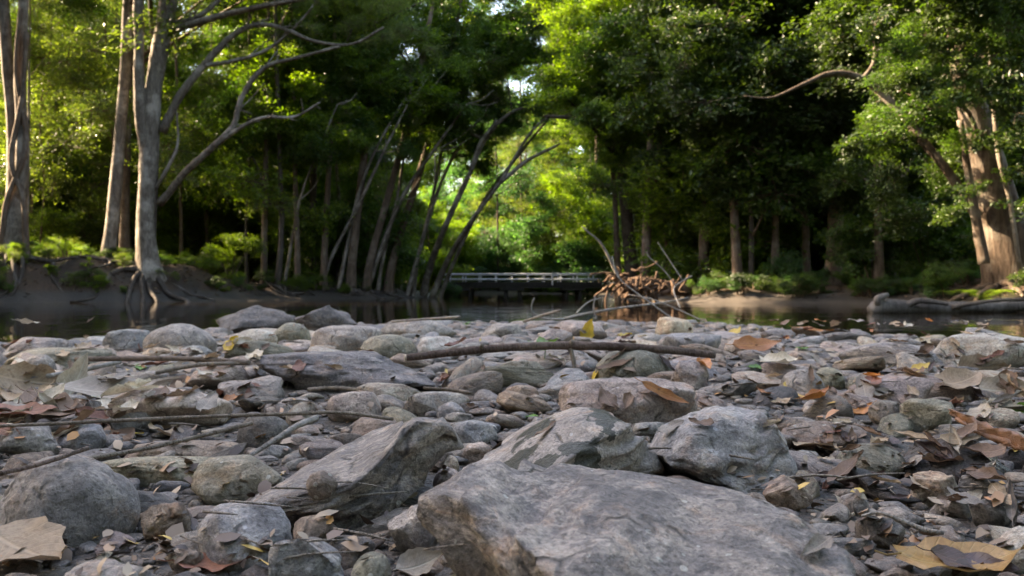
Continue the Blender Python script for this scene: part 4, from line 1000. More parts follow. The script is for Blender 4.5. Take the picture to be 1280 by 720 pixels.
# --- leaning stems over the water on the same bank
b = base_of(533, 37)
t = new_tree('leaning_tree', 'pale slanting stems leaning out over the creek towards the bridge', b)
pa, ra = pxpath([(528, 372, 36.8, 9), (537, 335, 36.3, 7.5), (560, 275, 34.5, 6), (588, 215, 34, 5.2), (606, 175, 34, 4.4), (640, 140, 34, 3.4), (690, 128, 33.6, 2.2)])
ra = [v * .6 for v in ra]; trunk_part(t, pa, ra, BK['pale'], n=30)
p2, r2 = pxpath([(540, 372, 36.8, 8), (560, 325, 36.3, 6.5), (590, 275, 34.5, 5), (625, 228, 34, 4.2), (668, 160, 33.6, 3), (712, 135, 33.4, 2)]); trunk_part(t, p2, [v * .55 for v in r2], BK['pale'], 'trunk', 30)
for lst in ([(588, 215, 34, 3), (600, 180, 33.8, 2.6), (622, 150, 33.6, 2)], [(625, 228, 34, 3), (660, 200, 33.8, 2.4), (700, 180, 33.6, 1.6)], [(606, 175, 34, 2.6), (560, 150, 34, 2.2), (520, 128, 34, 1.6)]):
    p_, r_ = pxpath(lst); trunk_part(t, p_, r_, BK['pale'], 'limb', 16, 7)
crown_part(t, fill(520, -80, 740, 100, 32, 42, 120, 0.6, 1.1) + fill(560, 20, 690, 150, 33.5, 37, 39, 0.6, 1.0) + fill(570, 150, 660, 215, 35, 37, 15, 0.5, 0.8), 'fig', (pa, ra), BK['dark'], 4)
# thin pale stems slanting out of the thicket
for k, (x0_, dx_, d, rp, w) in enumerate(((418, 70, 32.6, 2.6, 'thin pale stem slanting out of the thicket past the upright dark trunk'), (452, 110, 33.2, 3.0, 'thin pale stem arching low across the thicket'), (470, 45, 33.6, 2.4, 'thin pale nearly upright stem in the thicket'), (505, 90, 35.2, 2.8, 'thin pale stem slanting beside the double slanting stems'),
                                       (515, 40, 35.6, 2.4, 'thin pale crooked stem near the bridge end'), (396, 95, 32.2, 2.4, 'thin pale stem leaning far over behind the thin upright trunk'), (545, 130, 37.2, 2.6, 'thin pale stem reaching out towards the bridge rail'), (350, 60, 31.2, 2.2, 'thin pale stem leaning between the straight trunks'))):
    b = base_of(x0_, d); t = new_tree('slanting_sapling', w, b)
    pa, ra = pxpath([(x0_, 385, d, rp * 1.3), (x0_ + dx_ * .18, 325, d, rp), (x0_ + dx_ * .5 + R.uniform(-8, 8), 250, d - .3, rp * .85), (x0_ + dx_ * .8 + R.uniform(-8, 8), 190, d - .6, rp * .7), (x0_ + dx_ * 1.2, 130, d - .8, rp * .45)])
    trunk_part(t, pa, ra, BK['pale'], n=24, sides=7, rough=.16)
    for g in range(5):
        q = R.choice(pa[2:]); v_ = np.array([R.uniform(-.5, 1.3), R.uniform(-.4, .3), R.uniform(.1, 1.1)]) * R.uniform(.8, 1.6)
        trunk_part(t, [q, q + v_ * .5 + np.array([.1, 0, -.1]), q + v_], [.035, .02, .008], BK['pale'], 'twig', 8, 5, .1)
    crown_part(t, fill(x0_ + dx_ * .8, 60, x0_ + dx_ * 1.4 + 20, 150, d - 1.4, d, 4, .4, .7), 'gum')
# --- dark many-stemmed clump
for (px, lean, d, rp, words) in ((440, 22, 32.5, 8, 'dark stout tree leaning gently in the many-stemmed thicket'), (462, 55, 33, 7, 'dark slanting trunk in the thicket with a sunlit elbow'), (490, 60, 34.2, 7, 'dark slanting trunk beside the pale slanting stems'),
                                 (405, 10, 32, 6, 'upright dark trunk at the shaded edge of the thicket'), (372, -5, 31, 5, 'thin upright trunk where the thicket meets the open wood'), (330, 4, 30.5, 5.5, 'straight mid-brown trunk behind the long bare limbs')):
    b = base_of(px, d); t = new_tree('thicket_tree', words, b)
    rp *= .72
    pa, ra = pxpath([(px - lean * .1, 392, d, rp * 1.5), (px, 330, d, rp), (px + lean * .45, 240, d, rp * .85), (px + lean * .8, 170, d, rp * .75), (px + lean * 1.1, 100, d, rp * .65), (px + lean * 1.6, -40, d, rp * .4)])
    trunk_part(t, pa, ra, BK['brown'], n=26, flare=(4, 0.5, 9))
    for g in range(5):
        an = -PI / 2 + R.uniform(-1.3, 1.3); ln = R.uniform(1.0, 2.2)
        root(t, [(b[0] + ln * s_ * math.cos(an + .4 * math.sin(s_ * 6 + g)), b[1] + ln * s_ * math.sin(an), .04 + .12 * (1 - s_)) for s_ in (.05, .35, .6, .8, 1)], R.uniform(.07, .13), BK['root'])
    q = px + lean
    crown_part(t, fill(q - 70, -40, q + 70, 190, d - 1.5, d + 2, 40, 0.6, 1.1), ['fig', 'bright'], (pa, ra), BK['dark'], 5)
# --- big leaning fibrous trunk on the reddish bank
b = base_of(1248, 17)
t = new_tree('buttressed_tree', 'massive leaning trunk with fibrous bark and buttressed foot on the reddish bank', b)
pa, ra = pxpath([(1284, 385, 17, 52), (1272, 350, 17, 38), (1262, 322, 17, 30), (1246, 260, 17, 25), (1230, 200, 17, 21), (1214, 130, 17, 18), (1202, 50, 17, 16), (1192, -40, 17, 14), (1165, -170, 17, 15)])
trunk_part(t, pa, ra, BK['fibrous'], n=46, sides=22, rough=0.14, flare=(5, 0.35, 6))
for lst in ([(1222, 270, 16.8, 6), (1185, 215, 16.8, 5.4), (1150, 172, 17, 5.2), (1115, 130, 17.2, 5), (1078, 99, 17.4, 4.5), (1040, 92, 17.4, 4), (1005, 105, 17.3, 2.6), (965, 122, 17.2, 1.5), (930, 120, 17, .5)],
            [(1078, 99, 17.4, 3), (1092, 78, 17.5, 2.4), (1094, 40, 17.6, 1.6), (1104, -20, 17.6, .6)], [(1205, 100, 16.8, 12), (1260, 40, 16.5, 9), (1320, -10, 16.2, 6)],
            [(1230, 330, 16.4, 7), (1214, 240, 16.5, 5), (1200, 150, 16.5, 4)]):
    p_, r_ = pxpath(lst); trunk_part(t, p_, r_, BK['fibrous'], 'limb', 30, 9, 0.1)
crown_part(t, fill(1080, -160, 1330, 10, 14.5, 18, 44, 0.6, 1.0) + fill(1090, 20, 1180, 110, 14.5, 16, 13, 0.30, 0.45) + fill(1200, 0, 1290, 120, 15, 16.2, 11, 0.35, 0.5) + fill(1150, 20, 1290, 150, 14.4, 15.8, 14, .35, .55) + fill(1185, 120, 1300, 270, 14.8, 16.2, 11, .25, .42) + fill(1100, 60, 1290, 300, 18, 20, 26, .5, .8) + fill(1060, 130, 1170, 190, 16.5, 18, 8, .3, .45), ['big', 'shade', 'fig'], (pa, ra), BK['fibrous'], 6)
for ang, ln in ((-2.4, 1.8), (-1.9, 1.7), (-1.3, 1.6), (-2.9, 2.2)):
    root(t, [(b[0] + ln * s * math.cos(ang), b[1] + ln * s * math.sin(ang + .2 * s), 0.05 + .2 * (1 - s)) for s in (0.1, 0.35, 0.6, 0.8, 1.0)], 0.15, BK['fibrous'])
# pale hanging vine / sapling pole beside it
b = base_of(1272, 16.2)
t = new_tree('sapling', 'pale slender straight sapling stem beside the massive leaning trunk', b)
pa, ra = pxpath([(1276, 345, 16.2, 3), (1262, 250, 16.2, 3), (1248, 190, 16.2, 3.2), (1240, 100, 16.2, 3), (1235, 0, 16.2, 2.8), (1230, -120, 16.2, 2.2)])
trunk_part(t, pa, ra, BK['pale'], n=20, sides=8); crown_part(t, fill(1190, -180, 1280, -60, 15.6, 16.8, 11, .4, .6), 'big')
# --- trees along the shaded bank between the snag and the big trunk
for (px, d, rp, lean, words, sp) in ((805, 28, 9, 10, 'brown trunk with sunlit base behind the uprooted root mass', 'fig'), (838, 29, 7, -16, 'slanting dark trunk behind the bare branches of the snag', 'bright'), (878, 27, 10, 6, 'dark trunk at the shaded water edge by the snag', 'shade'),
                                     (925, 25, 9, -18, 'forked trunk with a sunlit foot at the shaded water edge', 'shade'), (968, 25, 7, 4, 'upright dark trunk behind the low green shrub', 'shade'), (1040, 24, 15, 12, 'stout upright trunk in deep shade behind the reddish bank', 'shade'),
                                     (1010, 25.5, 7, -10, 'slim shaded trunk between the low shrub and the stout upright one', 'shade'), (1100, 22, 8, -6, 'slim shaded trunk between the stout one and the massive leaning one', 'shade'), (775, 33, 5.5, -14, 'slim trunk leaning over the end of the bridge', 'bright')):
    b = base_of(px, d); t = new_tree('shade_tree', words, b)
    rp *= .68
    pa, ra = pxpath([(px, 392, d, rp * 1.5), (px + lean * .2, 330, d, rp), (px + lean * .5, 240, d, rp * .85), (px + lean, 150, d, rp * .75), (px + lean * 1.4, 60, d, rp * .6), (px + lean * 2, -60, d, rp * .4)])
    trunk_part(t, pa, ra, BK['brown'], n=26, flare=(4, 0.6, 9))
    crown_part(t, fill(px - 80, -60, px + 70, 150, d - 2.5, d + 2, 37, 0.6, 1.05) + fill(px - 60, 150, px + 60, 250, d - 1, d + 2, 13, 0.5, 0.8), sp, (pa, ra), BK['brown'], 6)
# overhanging boughs in the sun above the creek
b = base_of(790, 33); t = new_tree('overhanging_tree', 'spreading tree whose sunlit boughs hang over the creek', b)
pa, ra = pxpath([(792, 380, 33, 10), (786, 300, 33, 8), (775, 200, 32, 7), (755, 110, 31, 6), (735, 40, 30, 5), (715, -60, 30, 3)])
trunk_part(t, pa, ra, BK['dark'], n=26)
for lst in ([(770, 180, 32, 5), (820, 130, 30, 4), (880, 100, 28, 3)], [(770, 170, 32, 4), (730, 150, 31, 3), (680, 145, 31, 2)], [(950, 120, 26, 5), (880, 55, 27, 4), (800, 75, 28, 3.4), (740, 105, 29, 2.4)]):
    p_, r_ = pxpath(lst); trunk_part(t, p_, r_, BK['dark'], 'limb', 16, 7)
crown_part(t, fill(680, -20, 800, 120, 27, 33, 48, 0.5, 0.95) + fill(780, -10, 940, 130, 25, 30, 44, 0.5, 0.9) + fill(700, 110, 860, 200, 29, 34, 26, 0.5, 0.8), 'bright', (pa, ra), BK['dark'], 6)
# trees added to shade both banks, their crowns mostly above the frame
def roof_tree(x, y, h, box, n, words, sp, bk):
    z0 = z1(x, y); t = new_tree('added_canopy_tree', words, (x, y, z0)); cx_, cy_ = (box[0] + box[1]) / 2, (box[2] + box[3]) / 2
    pa = [np.array([x + (cx_ - x) * .35 * s * s, y + (cy_ - y) * .35 * s * s, z0 - .3 + h * s]) for s in (0, .12, .3, .5, .75, 1)]; ra = [.24, .16, .15, .13, .10, .05]
    trunk_part(t, pa, ra, BK[bk], n=22, flare=(5, .7, 9))
    crown_part(t, [(np.array([R.uniform(box[0], box[1]), R.uniform(box[2], box[3]), R.uniform(box[4], box[5])]), R.uniform(.9, 1.4)) for _ in range(n)], sp, (pa, ra), BK[bk], 8)
roof_tree(-17.5, 20, 14, (-21, -10, 15, 23, 9.5, 14), 46, 'canopy tree added to shade the bank upstream of the twin-trunked tree', 'gum', 'brown')
roof_tree(-13.8, 28.5, 15, (-17, -6, 24, 30, 11, 15.5), 46, 'canopy tree added to shade the bank behind the pale forked tree', 'fig', 'brown')
roof_tree(-8.5, 34, 17, (-11, -2, 30, 37, 11.5, 17), 46, 'canopy tree added to shade the many-stemmed thicket', 'fig', 'dark')
roof_tree(13.5, 16.5, 13, (8, 16, 12, 20, 8.3, 12.5), 46, 'canopy tree added to shade the massive leaning trunk', 'shade', 'brown')
roof_tree(11.5, 24.5, 14, (5.5, 14, 20, 26, 9.8, 14), 46, 'canopy tree added to shade the reddish bank', 'shade', 'dark')
roof_tree(7.2, 30, 15, (2.5, 10, 25, 33, 10.5, 15.5), 40, 'canopy tree added to shade the water beside the snag', 'bright', 'dark')
# --- the dense wood behind both banks
def wood_tree(x, y, h, words, group, sp, dense=12, crad=2.2, low=0.35, rmul=1.0):
    z0 = z1(x, y); t = new_tree('young_tree' if 'young' in words else 'shading_tree' if ('shading' in words or 'closing' in words or 'opposite' in words) else 'far_tree' if ('beyond' in words) else 'wood_tree', words, (x, y, z0), group)
    lx, ly = R.uniform(-.05, .05) * h, R.uniform(-.05, .05) * h; r0 = R.uniform(0.035, 0.10) * rmul
    pa = [np.array([x + lx * s + R.uniform(-.12, .12), y + ly * s + R.uniform(-.12, .12), z0 - .3 + (h * .95 + .3) * s]) for s in (0, .12, .3, .5, .7, .88, 1)]
    ra = [r0 * 1.5, r0, r0 * .9, r0 * .75, r0 * .6, r0 * .4, r0 * .2]
    bk = R.choice(['brown', 'dark', 'brown', 'pale']); trunk_part(t, pa, ra, BK[bk], n=16, sides=8)
    pre = ('' if 'young' in words else 'thin ' if r0 < 0.067 * rmul else 'stout ') + bk + '-barked '; t['label'] = pre + words; t['group'] = pre + group
    it = []
    for _ in range(dense):
        s = low + (1.02 - low) * R.random(); a = R.uniform(0, 6.28); q = crad * math.sqrt(R.random()) * (1.15 - 0.5 * abs(s - .6))
        it.append((np.array([x + lx * s + q * math.cos(a), y + ly * s + q * math.sin(a), z0 + h * s]), R.uniform(0.8, 1.45)))
    crown_part(t, it, sp, (pa, ra), BK['brown'], 3)
def scatter_wood(n, fx, words, group, sp, hh, sep, **k):
    pts = []; tries = 0
    while len(pts) < n and tries < 9000:
        tries += 1; p = fx()
        if p is None or any((p[0] - q[0]) ** 2 + (p[1] - q[1]) ** 2 < sep * sep for q in pts): continue
        pts.append(p); wood_tree(p[0], p[1], R.uniform(*hh), words, group, R.choice(sp), **k)
def left_in():
    y = R.uniform(25, 56); x = R.uniform(-40, 0); xl = np.interp(y, LBY, LBX)
    return (x, y) if x < xl - 2.6 and abs(x / y) < 0.72 else None
def right_in():
    y = R.uniform(19, 52); x = R.uniform(3, 36); xr = np.interp(y, RBY, RBX)
    return (x, y) if x > xr + 2.4 and x / y < 0.74 and not (1130 < 640 + x / y * 1000 < 1290 and y < 21) else None
scatter_wood(74, left_in, 'tree crowding the wood behind the root-laced bank', 'trees of the wood behind the root-laced bank', ['gum', 'bright', 'fig', 'gum'], (13, 21), 1.7, dense=22, low=0.12)
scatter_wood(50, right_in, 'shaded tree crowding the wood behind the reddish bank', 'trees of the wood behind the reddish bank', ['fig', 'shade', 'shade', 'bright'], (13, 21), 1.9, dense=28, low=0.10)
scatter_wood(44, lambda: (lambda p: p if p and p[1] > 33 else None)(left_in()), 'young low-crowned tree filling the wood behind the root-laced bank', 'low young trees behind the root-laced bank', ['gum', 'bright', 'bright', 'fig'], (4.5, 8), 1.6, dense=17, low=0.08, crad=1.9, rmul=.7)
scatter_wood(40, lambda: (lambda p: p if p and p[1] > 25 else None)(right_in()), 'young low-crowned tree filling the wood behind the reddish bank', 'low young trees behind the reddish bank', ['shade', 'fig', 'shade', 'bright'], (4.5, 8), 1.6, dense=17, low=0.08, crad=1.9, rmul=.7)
def far_in():
    y = R.uniform(59, 86); x = R.uniform(-2, 26); return (x, y)
scatter_wood(22, lambda: (R.uniform(-22, -1), R.uniform(58, 90)), 'young leafy tree on the far shore beyond the low bridge', 'young trees beyond the low bridge', ['bright', 'teal', 'bright'], (5, 9), 2.2, dense=30, crad=2.8, low=0.05)
scatter_wood(12, lambda: (R.uniform(-16, -5.5), R.uniform(44, 56)), 'tall tree on the bank just beyond the thicket', 'tall trees just beyond the thicket', ['fig', 'bright', 'gum'], (16, 21), 2.0, dense=36, crad=2.9, low=0.12)
scatter_wood(16, lambda: (R.uniform(-26, 2), R.uniform(88, 97)), 'tall tree at the bend of the creek beyond the bridge', 'tall trees at the bend of the creek', ['bright', 'gum'], (20, 28), 2.6, dense=50, crad=4.0, low=0.05, rmul=1.4)
scatter_wood(28, far_in, 'sunlit leafy tree standing beyond the low bridge', 'trees beyond the low bridge', ['bright', 'teal', 'bright', 'gum'], (13, 24), 3.0, dense=56, crad=3.8, low=0.05, rmul=1.4)
# the tall wood on the sunward side of the bar (it shades the stones)
def sunward():
    x = R.uniform(-36, -21); y = R.uniform(-6, 24); return (x, y) if x / max(y, .1) < -0.70 or y < 0.5 else None
scatter_wood(56, sunward, 'tall dense tree of the wood shading the gravel bar', 'tall wood on the sunward side of the bar', ['fig', 'gum'], (19, 26), 2.3, dense=26, crad=2.8, low=0.12, rmul=1.6)
def rside():
    x = R.uniform(13.5, 24); y = R.uniform(-4, 15); return (x, y) if x / max(y, .1) > 0.75 else None
scatter_wood(14, rside, 'tall dark tree of the wood opposite the sunward side', 'wood beside the reddish bank', ['fig'], (14, 19), 2.6, dense=20, crad=2.8, low=0.1, rmul=1.6)

def behind():  # unseen trees added behind the camera to cut frontal sky fill
    x = R.uniform(-26, 24); y = R.uniform(-24, -9); return (x, y) if abs(x - 1) > 2.5 or y < -17 else None
scatter_wood(52, behind, 'tall unseen tree added behind the bar, closing off low sky light', 'unseen trees added to close off low sky light', ['fig', 'gum'], (15, 21), 2.6, dense=30, crad=3.0, low=0.02, rmul=1.6)
# --- shrubs
def shrub(px, py, d, r, sp, words, n=6, group=None, h=1.0):
    x = (px - 640) / FPX * d; z = z1(x, d); e = link('shrub', None, loc=(x, d, z)); tag(e, words, 'shrub', group)
    cr = link('crown', None, e)
    for i in range(n):
        a = R.uniform(0, 6.28); q = r * R.random() * .9
        w = (q * math.cos(a), q * math.sin(a) * .6, r * h * R.uniform(0.25, 1.15)); c_ = add_clump(cr, w, r * R.uniform(.35, .6), sp, True)
        link('stem', tube_mesh('stem', [(0, 0, -.1), (w[0] * .4, w[1] * .4, w[2] * .6), w], [.02, .015, .006], BK['brown'], 6, 5, 0), e)
shrub(985, 350, 24.5, 0.8, 'teal', 'low blue-green shrub at the foot of the shaded trunks')
shrub(1090, 240, 22.5, 1.3, 'fig', 'leafy shrub below the slanting limb', 9, h=1.6)
shrub(1160, 280, 22, 1.6, 'fig', 'dark shrub behind the massive leaning trunk', 9, h=1.5)
shrub(560, 365, 38.5, 0.7, 'teal', 'green shrub hiding the bridge end under the slanting stems')
shrub(290, 330, 29.5, 1.0, 'bright', 'sunlit yellow-green shrub between the thin trunks', 7, h=1.4)
shrub(250, 335, 28, 0.7, 'bright', 'small yellow-green shrub behind the pale forked tree', 6)
shrub(90, 335, 28, 0.8, 'gum', 'sparse shrub behind the slim leaning tree', 6)
shrub(70, 300, 31, 1.4, 'bright', 'tall light-green shrub behind the twin-trunked tree', 8, h=1.6)
for i in range(46):
    L_ = i % 2 == 0
    while True:
        p = left_in() if L_ else right_in()
        if p: break
    rr = R.uniform(0.8, 1.6); sp = R.choice(['fig', 'bright', 'gum'] if L_ else ['fig', 'teal', 'fig']); kd = ('low ' if rr < 1.15 else 'tall ') + {'fig': 'dark green', 'bright': 'yellow-green', 'gum': 'olive', 'teal': 'blue-green'}[sp]
    shrub(640 + p[0] / p[1] * FPX, 0, p[1], rr, sp,
          kd + ' shrub among the trunks of the ' + ('root-laced bank' if L_ else 'reddish bank'), 6, kd + ' shrubs of the ' + ('root-laced bank' if L_ else 'reddish bank'), R.uniform(0.9, 1.6))
for i, (px, d) in enumerate(((600, 60), (640, 61), (675, 60), (705, 59), (735, 58), (570, 59), (655, 66), (700, 66))):
    shrub(px, 0, d, R.uniform(2.0, 2.8), ['teal', 'teal', 'bright'][i % 3], ('blue-green' if i % 3 < 2 else 'light-green') + ' bush crowding the far shore behind the bridge', 10,
          ('blue-green' if i % 3 < 2 else 'light-green') + ' bushes on the far shore', 1.2)
for i in range(190):                                   # low ground plants on the bank slopes
    L_ = i % 2 == 0
    for _ in range(200):
        px = R.uniform(-30, 560) if L_ else R.uniform(760, 1310); y = 14.0; a_ = (px - 640) / FPX
        ys_ = np.arange(14, 45, .2); hit = np.nonzero(zt(a_ * ys_, ys_) > 0.16)[0]
        if not len(hit): continue
        y = ys_[hit[0]]
        y += R.uniform(0, 1) ** 1.5 * 3.6; x = a_ * y
        if y < 42 and not (1180 < px < 1300 and y < 18): break
    rr = R.uniform(.22, .55); sp = R.choice(['shade', 'fig', 'teal'] if not L_ else ['fig', 'gum', 'shade', 'bright']); kd = {'shade': 'deep green', 'fig': 'dark green', 'bright': 'light green', 'gum': 'olive', 'teal': 'blue-green'}[sp]
    shrub(640 + x / y * FPX, 0, y, rr, sp, 'knee-high ' + kd + ' plant on the slope of the ' + ('root-laced bank' if L_ else 'reddish bank'), 3, 'knee-high ' + kd + ' plants of the ' + ('root-laced bank' if L_ else 'reddish bank'), 0.9)
# far woods that close the view
Vs, Fs, of = [], [], 0
base_ = CL['fig'][0]; nvv = len(base_.vertices); cv = np.empty(nvv * 3, np.float32); base_.vertices.foreach_get('co', cv); cv = cv.reshape(-1, 3)[:4 * 1200]
for _ in range(520):
    sd = R.choice((-1, 0, 0, 1)); 
    if sd == 0: x, y, z = R.uniform(-60, 60), R.uniform(98, 118), R.uniform(2, 26)
    else: x, y, z = sd * R.uniform(34, 58), R.uniform(42, 100), R.uniform(0.5, 17)
    s = R.uniform(3.0, 4.6); pick = NR.rand(1200) < 0.45
    q = rotz(cv * np.array([s, s, s * .8]), R.uniform(0, 6.28)).reshape(-1, 4, 3)[pick].reshape(-1, 3) + np.array([x, y, z]); k = np.arange(len(q) // 4) * 4 + of
    Vs.append(q); Fs.append(np.column_stack([k, k + 1, k + 2, k + 3])); of += len(q)
tag(link('far_wood', mesh_np('far_wood', np.vstack(Vs), np.vstack(Fs), LM['bright'], False)), 'hazy mass of distant forest closing the creek valley', 'forest', kind='stuff')
# leaf litter on the banks
n = 42000; lx = NR.uniform(-22, 16, n); ly = NR.uniform(13, 38, n); lz = zt(lx, ly); ok = lz > 0.12; lx, ly, lz = lx[ok], ly[ok], lz[ok]; n = len(lx)
a = NR.rand(n) * 6.28; L = NR.uniform(.03, .08, n); dx, dy = np.cos(a) * L, np.sin(a) * L
h = NR.uniform(0.01, 0.07, n)
V = np.stack([np.column_stack([lx - dx, ly - dy, lz + h]), np.column_stack([lx + dy * .45, ly - dx * .45, lz + h + .01]), np.column_stack([lx + dx, ly + dy, lz + h * .7]), np.column_stack([lx - dy * .45, ly + dx * .45, lz + h + .015])], 1).reshape(-1, 3)
k = np.arange(n) * 4
m = Mat('litter'); m.fin(m.ramp(m.new('NewGeometry').outputs['Random Per Island'], [(0, (0.03, 0.02, 0.014)), (0.5, (0.085, 0.052, 0.032)), (0.9, (0.16, 0.10, 0.06)), (1, (0.3, 0.2, 0.12))]), 0.7)
tag(link('leaf_litter', mesh_np('leaf_litter', V, np.column_stack([k, k + 1, k + 2, k + 3]), m.m, False)), 'dry leaf litter strewn over both banks', 'litter', kind='stuff')

# ---------------------------------------------------------------- bridge
BY = 40.0
bx0, bx1 = P(548, 0, BY)[0], P(752, 0, BY)[0]
zd = P(0, 354, BY)[2]
e = link('footbridge', None, loc=((bx0 + bx1) / 2, BY, 0)); tag(e, 'low dark bridge with pale double rails crossing the creek', 'bridge')
cxm = (bx0 + bx1) / 2
def bpart(name, lo, hi, mat, bev=0.01, par=None): return link(name, box_mesh(name, [lo[0] - cxm, lo[1], lo[2]], [hi[0] - cxm, hi[1], hi[2]], mat, bev), par or e)
bpart('deck', (bx0, -0.02, zd - .09), (bx1, 2.6, zd), M_timber)
bpart('girder', (bx0, 0.05, zd - .24), (bx1, 0.35, zd - .092), M_timber); bpart('girder', (bx0, 2.2, zd - .24), (bx1, 2.5, zd - .092), M_timber)
bpart('kerb', (bx0, 0.0, zd + .002), (bx1, 0.14, zd + .06), M_timber)
for q, yy in enumerate((0.07, 2.5)):
    for i in range(10):
        x = bx0 + (bx1 - bx0) * (i + .5) / 10; bpart('post', (x - .03, yy - .03, zd + .03), (x + .03, yy + .03, zd + .46), M_steel)
    for zz in (0.46, 0.20):
        r_ = link('rail', tube_mesh('rail', [(bx0 - cxm, yy - .05, zd + zz), (bx1 - cxm, yy - .05, zd + zz)], [.036, .036], M_steel, 6, 8, 0), e)
for px, w in ((641, .55), (717, .55), (578, .4)):
    x = P(px, 0, BY)[0]
    pr = bpart('pier', (x - w, 0.0, zd - .37), (x + w, 2.5, zd - .243), M_timber)
    for dxx in (-.35, .35):
        for yy in (0.3, 2.2): link('pile', tube_mesh('pile', [(x - cxm + dxx, yy, -0.9), (x - cxm + dxx, yy, zd - .36)], [.12, .11], M_timber, 5, 10, .05), pr)
e['label'] = 'low dark bridge with pale double rails crossing the creek'
for px, z0, z1_ in ((693, zd + .06, zd + .62),):
    x = P(px, 0, BY)[0]; o = link('marker_post', None, loc=(x, BY - .08, zd)); tag(o, 'short white marker board fixed to the bridge rail', 'marker')
    link('board', box_mesh('board', (-.16, -.05, .34), (.16, -.012, .52), M_white, .01), o); link('post', box_mesh('post', (-.15, -.045, -.1), (-.06, -.014, .338), M_white, .008), o)

# ---------------------------------------------------------------- uprooted snag, water log, ferns
b = base_of(792, 24); e = link('uprooted_snag', None, loc=b); tag(e, 'uprooted dead tree with tangled orange-brown roots and bare branches', 'dead tree')
tubes = []
for i in range(90):
    a = R.uniform(0, 6.28); c = P(795 + R.gauss(0, 22), 362 + R.gauss(-4, 9), 24 + R.uniform(-.5, .5)) - b
    ln = R.uniform(.15, .6); d1 = np.array([math.cos(a), R.uniform(-.7, .3), min(math.sin(a), .35)]) * ln
    d2 = d1 + np.array([R.uniform(-.4, .4), R.uniform(-.3, .2), R.uniform(-.5, .2)]) * ln
    rr = R.uniform(.012, .04) if i % 6 else R.uniform(.05, .09); tubes.append(tube_arrays([c, c + d1 * .5 + np.array([0, 0, R.uniform(-.1, .1)]), c + d1, c + d2], [rr, rr * .85, rr * .6, rr * .2], 12, 7, .2, R.random() * 9))
link('root_mass', join_tubes('root_mass', tubes, BK['rootball']), e)
pa, ra = pxpath([(775, 364, 24, 9), (800, 356, 24.2, 10), (850, 362, 24.8, 8), (900, 370, 25.5, 6)]); trunk_part(e, pa, ra, BK['rootball'], n=18)
pa, ra = pxpath([(775, 350, 23.6, 3), (765, 330, 23.4, 2), (752, 305, 23.2, 1.5), (735, 290, 23, 1.1), (727, 283, 23, .7)]); trunk_part(e, pa, ra, BK['dead'], 'branch', 20, 7)
for lst in ([(770, 375, 18, 3.2), (790, 385, 14, 3), (830, 396, 11, 2.6), (870, 401, 9.6, 2)], ):
    pass
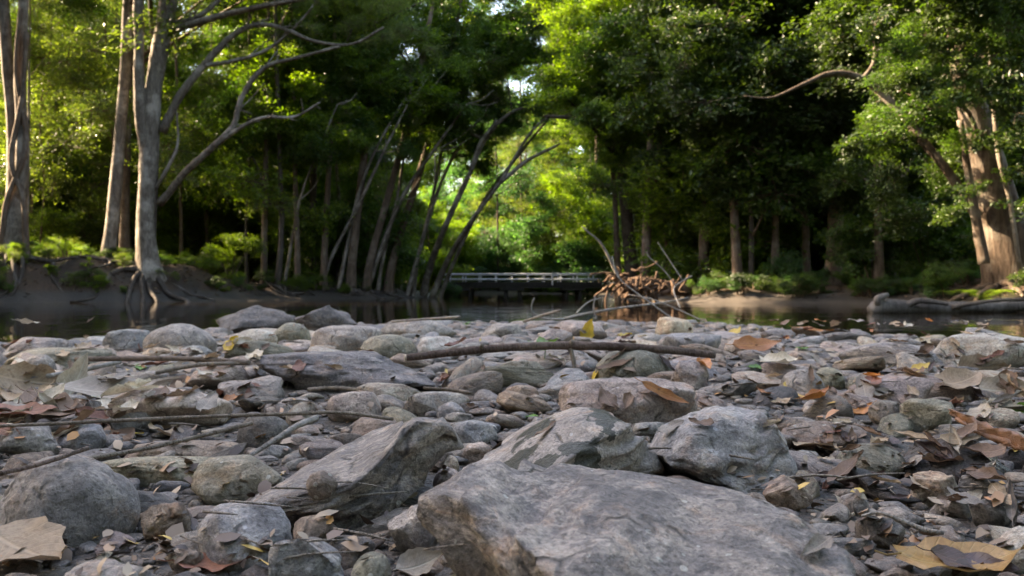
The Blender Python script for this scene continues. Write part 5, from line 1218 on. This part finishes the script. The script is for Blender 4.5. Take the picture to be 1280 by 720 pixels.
# bare driftwood branches at the tip of the bar
e = link('driftwood_branch', None, loc=(2.0, 10.2, -0.05)); tag(e, 'bare grey driftwood branch with curving twigs at the tip of the bar', 'driftwood'); b = np.array(e.location)
for i, lst in enumerate(([(705, 399, 10.4, 6), (735, 392, 10.4, 5), (775, 385, 10.6, 3.6), (830, 378, 11, 2.6), (860, 372, 11.2, 1.6)],
            [(845, 402, 10.2, 3.6), (815, 380, 10.3, 2.6), (790, 362, 10.5, 2.2), (772, 345, 10.6, 1.8), (765, 320, 10.7, 1.4)],
            [(880, 402, 10.2, 3), (850, 388, 10.4, 2.2), (815, 374, 10.6, 1.8), (785, 368, 10.8, 1.4)],
            [(845, 358, 11.4, 2), (830, 338, 11.4, 1.6), (812, 322, 11.4, 1.3), (808, 314, 11.4, 1)], [(865, 345, 11.4, 3), (852, 352, 11.4, 2.4), (842, 362, 11.3, 2.2), (850, 385, 10.8, 2)], [(853, 350, 11.4, 1.8), (840, 330, 11.5, 1.4), (822, 303, 11.6, 1)],
            [(668, 399, 10.3, 2.6), (664, 385, 10.3, 2.2), (668, 372, 10.3, 1.6)], [(664, 390, 10.3, 2), (680, 398, 10.3, 3), (705, 399, 10.3, 4)], [(745, 400, 10.3, 5), (742, 385, 10.3, 2), (744, 370, 10.4, 1.6)], [(720, 392, 10.4, 3), (735, 378, 10.5, 2), (752, 372, 10.6, 1.4)])):
    p_, r_ = pxpath(lst); link('branch', tube_mesh('branch', np.array(p_) - b, [v * .42 for v in r_], BK['dead'], 22, 7, .12, i), e)
e = link('fallen_log', None, loc=P(1180, 390, 13.6)); tag(e, 'weathered grey log lying in the shallows below the reddish bank', 'log'); b = np.array(e.location)
for i, (nm, lst, mk) in enumerate((('log', [(1088, 390, 13.4, 8), (1105, 384, 13.4, 10), (1150, 386, 13.5, 9), (1210, 385, 13.7, 8), (1280, 383, 13.9, 8), (1380, 381, 14.2, 7)], 'log'),
            ('stub', [(1100, 384, 13.4, 7), (1098, 374, 13.3, 5), (1110, 368, 13.3, 3)], 'log'), ('stub', [(1130, 384, 13.4, 5), (1150, 376, 13.3, 4), (1185, 380, 13.2, 2.6)], 'log'), ('branch', [(1190, 384, 13.5, 3), (1240, 376, 13.4, 2.4), (1290, 374, 13.4, 2)], 'root'))):
    p_, r_ = pxpath(lst); link(nm, tube_mesh(nm, np.array(p_) - b, r_, BK[mk], 30, 11, .2, i), e)
def fern(px, py, d, n, L, words):
    c = P(px, py, d); c[2] = z1(c[0], c[1]); e = link('fern', None, loc=c); tag(e, words, 'fern', 'ferns on the reddish bank')
    for i in range(n):
        a = R.uniform(0, 6.28); V, F = [], []
        for s in range(22):
            t = s / 21; r_ = L * t * (1 - .18 * t); zz = L * (0.85 * t - .75 * t * t) + .03; w = L * .17 * math.sin(PI * min(1, t * .9 + .1)) ** .7
            for sg in (-1, 1):
                k = len(V); dd = L * .018
                V += [(r_ - dd, 0, zz), (r_ + dd, 0, zz), (r_ + w * .5, sg * w, zz - w * .25)]; F.append((k, k + 1, k + 2))
        link('frond', mesh_np('frond', rotz(np.array(V), a), F, LM['bright'], False), e)
fern(1228, 345, 16.0, 16, 0.85, 'bright green arching fern at the foot of the massive trunk')
fern(1265, 352, 15.0, 12, 0.65, 'smaller fern nearest the log on the reddish bank')
fern(1195, 340, 18.0, 10, 0.6, 'fern partly hidden behind the massive trunk foot')
print('clumps', nclump, 'objects', len(bpy.data.objects), 'tris', sum(len(m.polygons) for m in bpy.data.meshes))
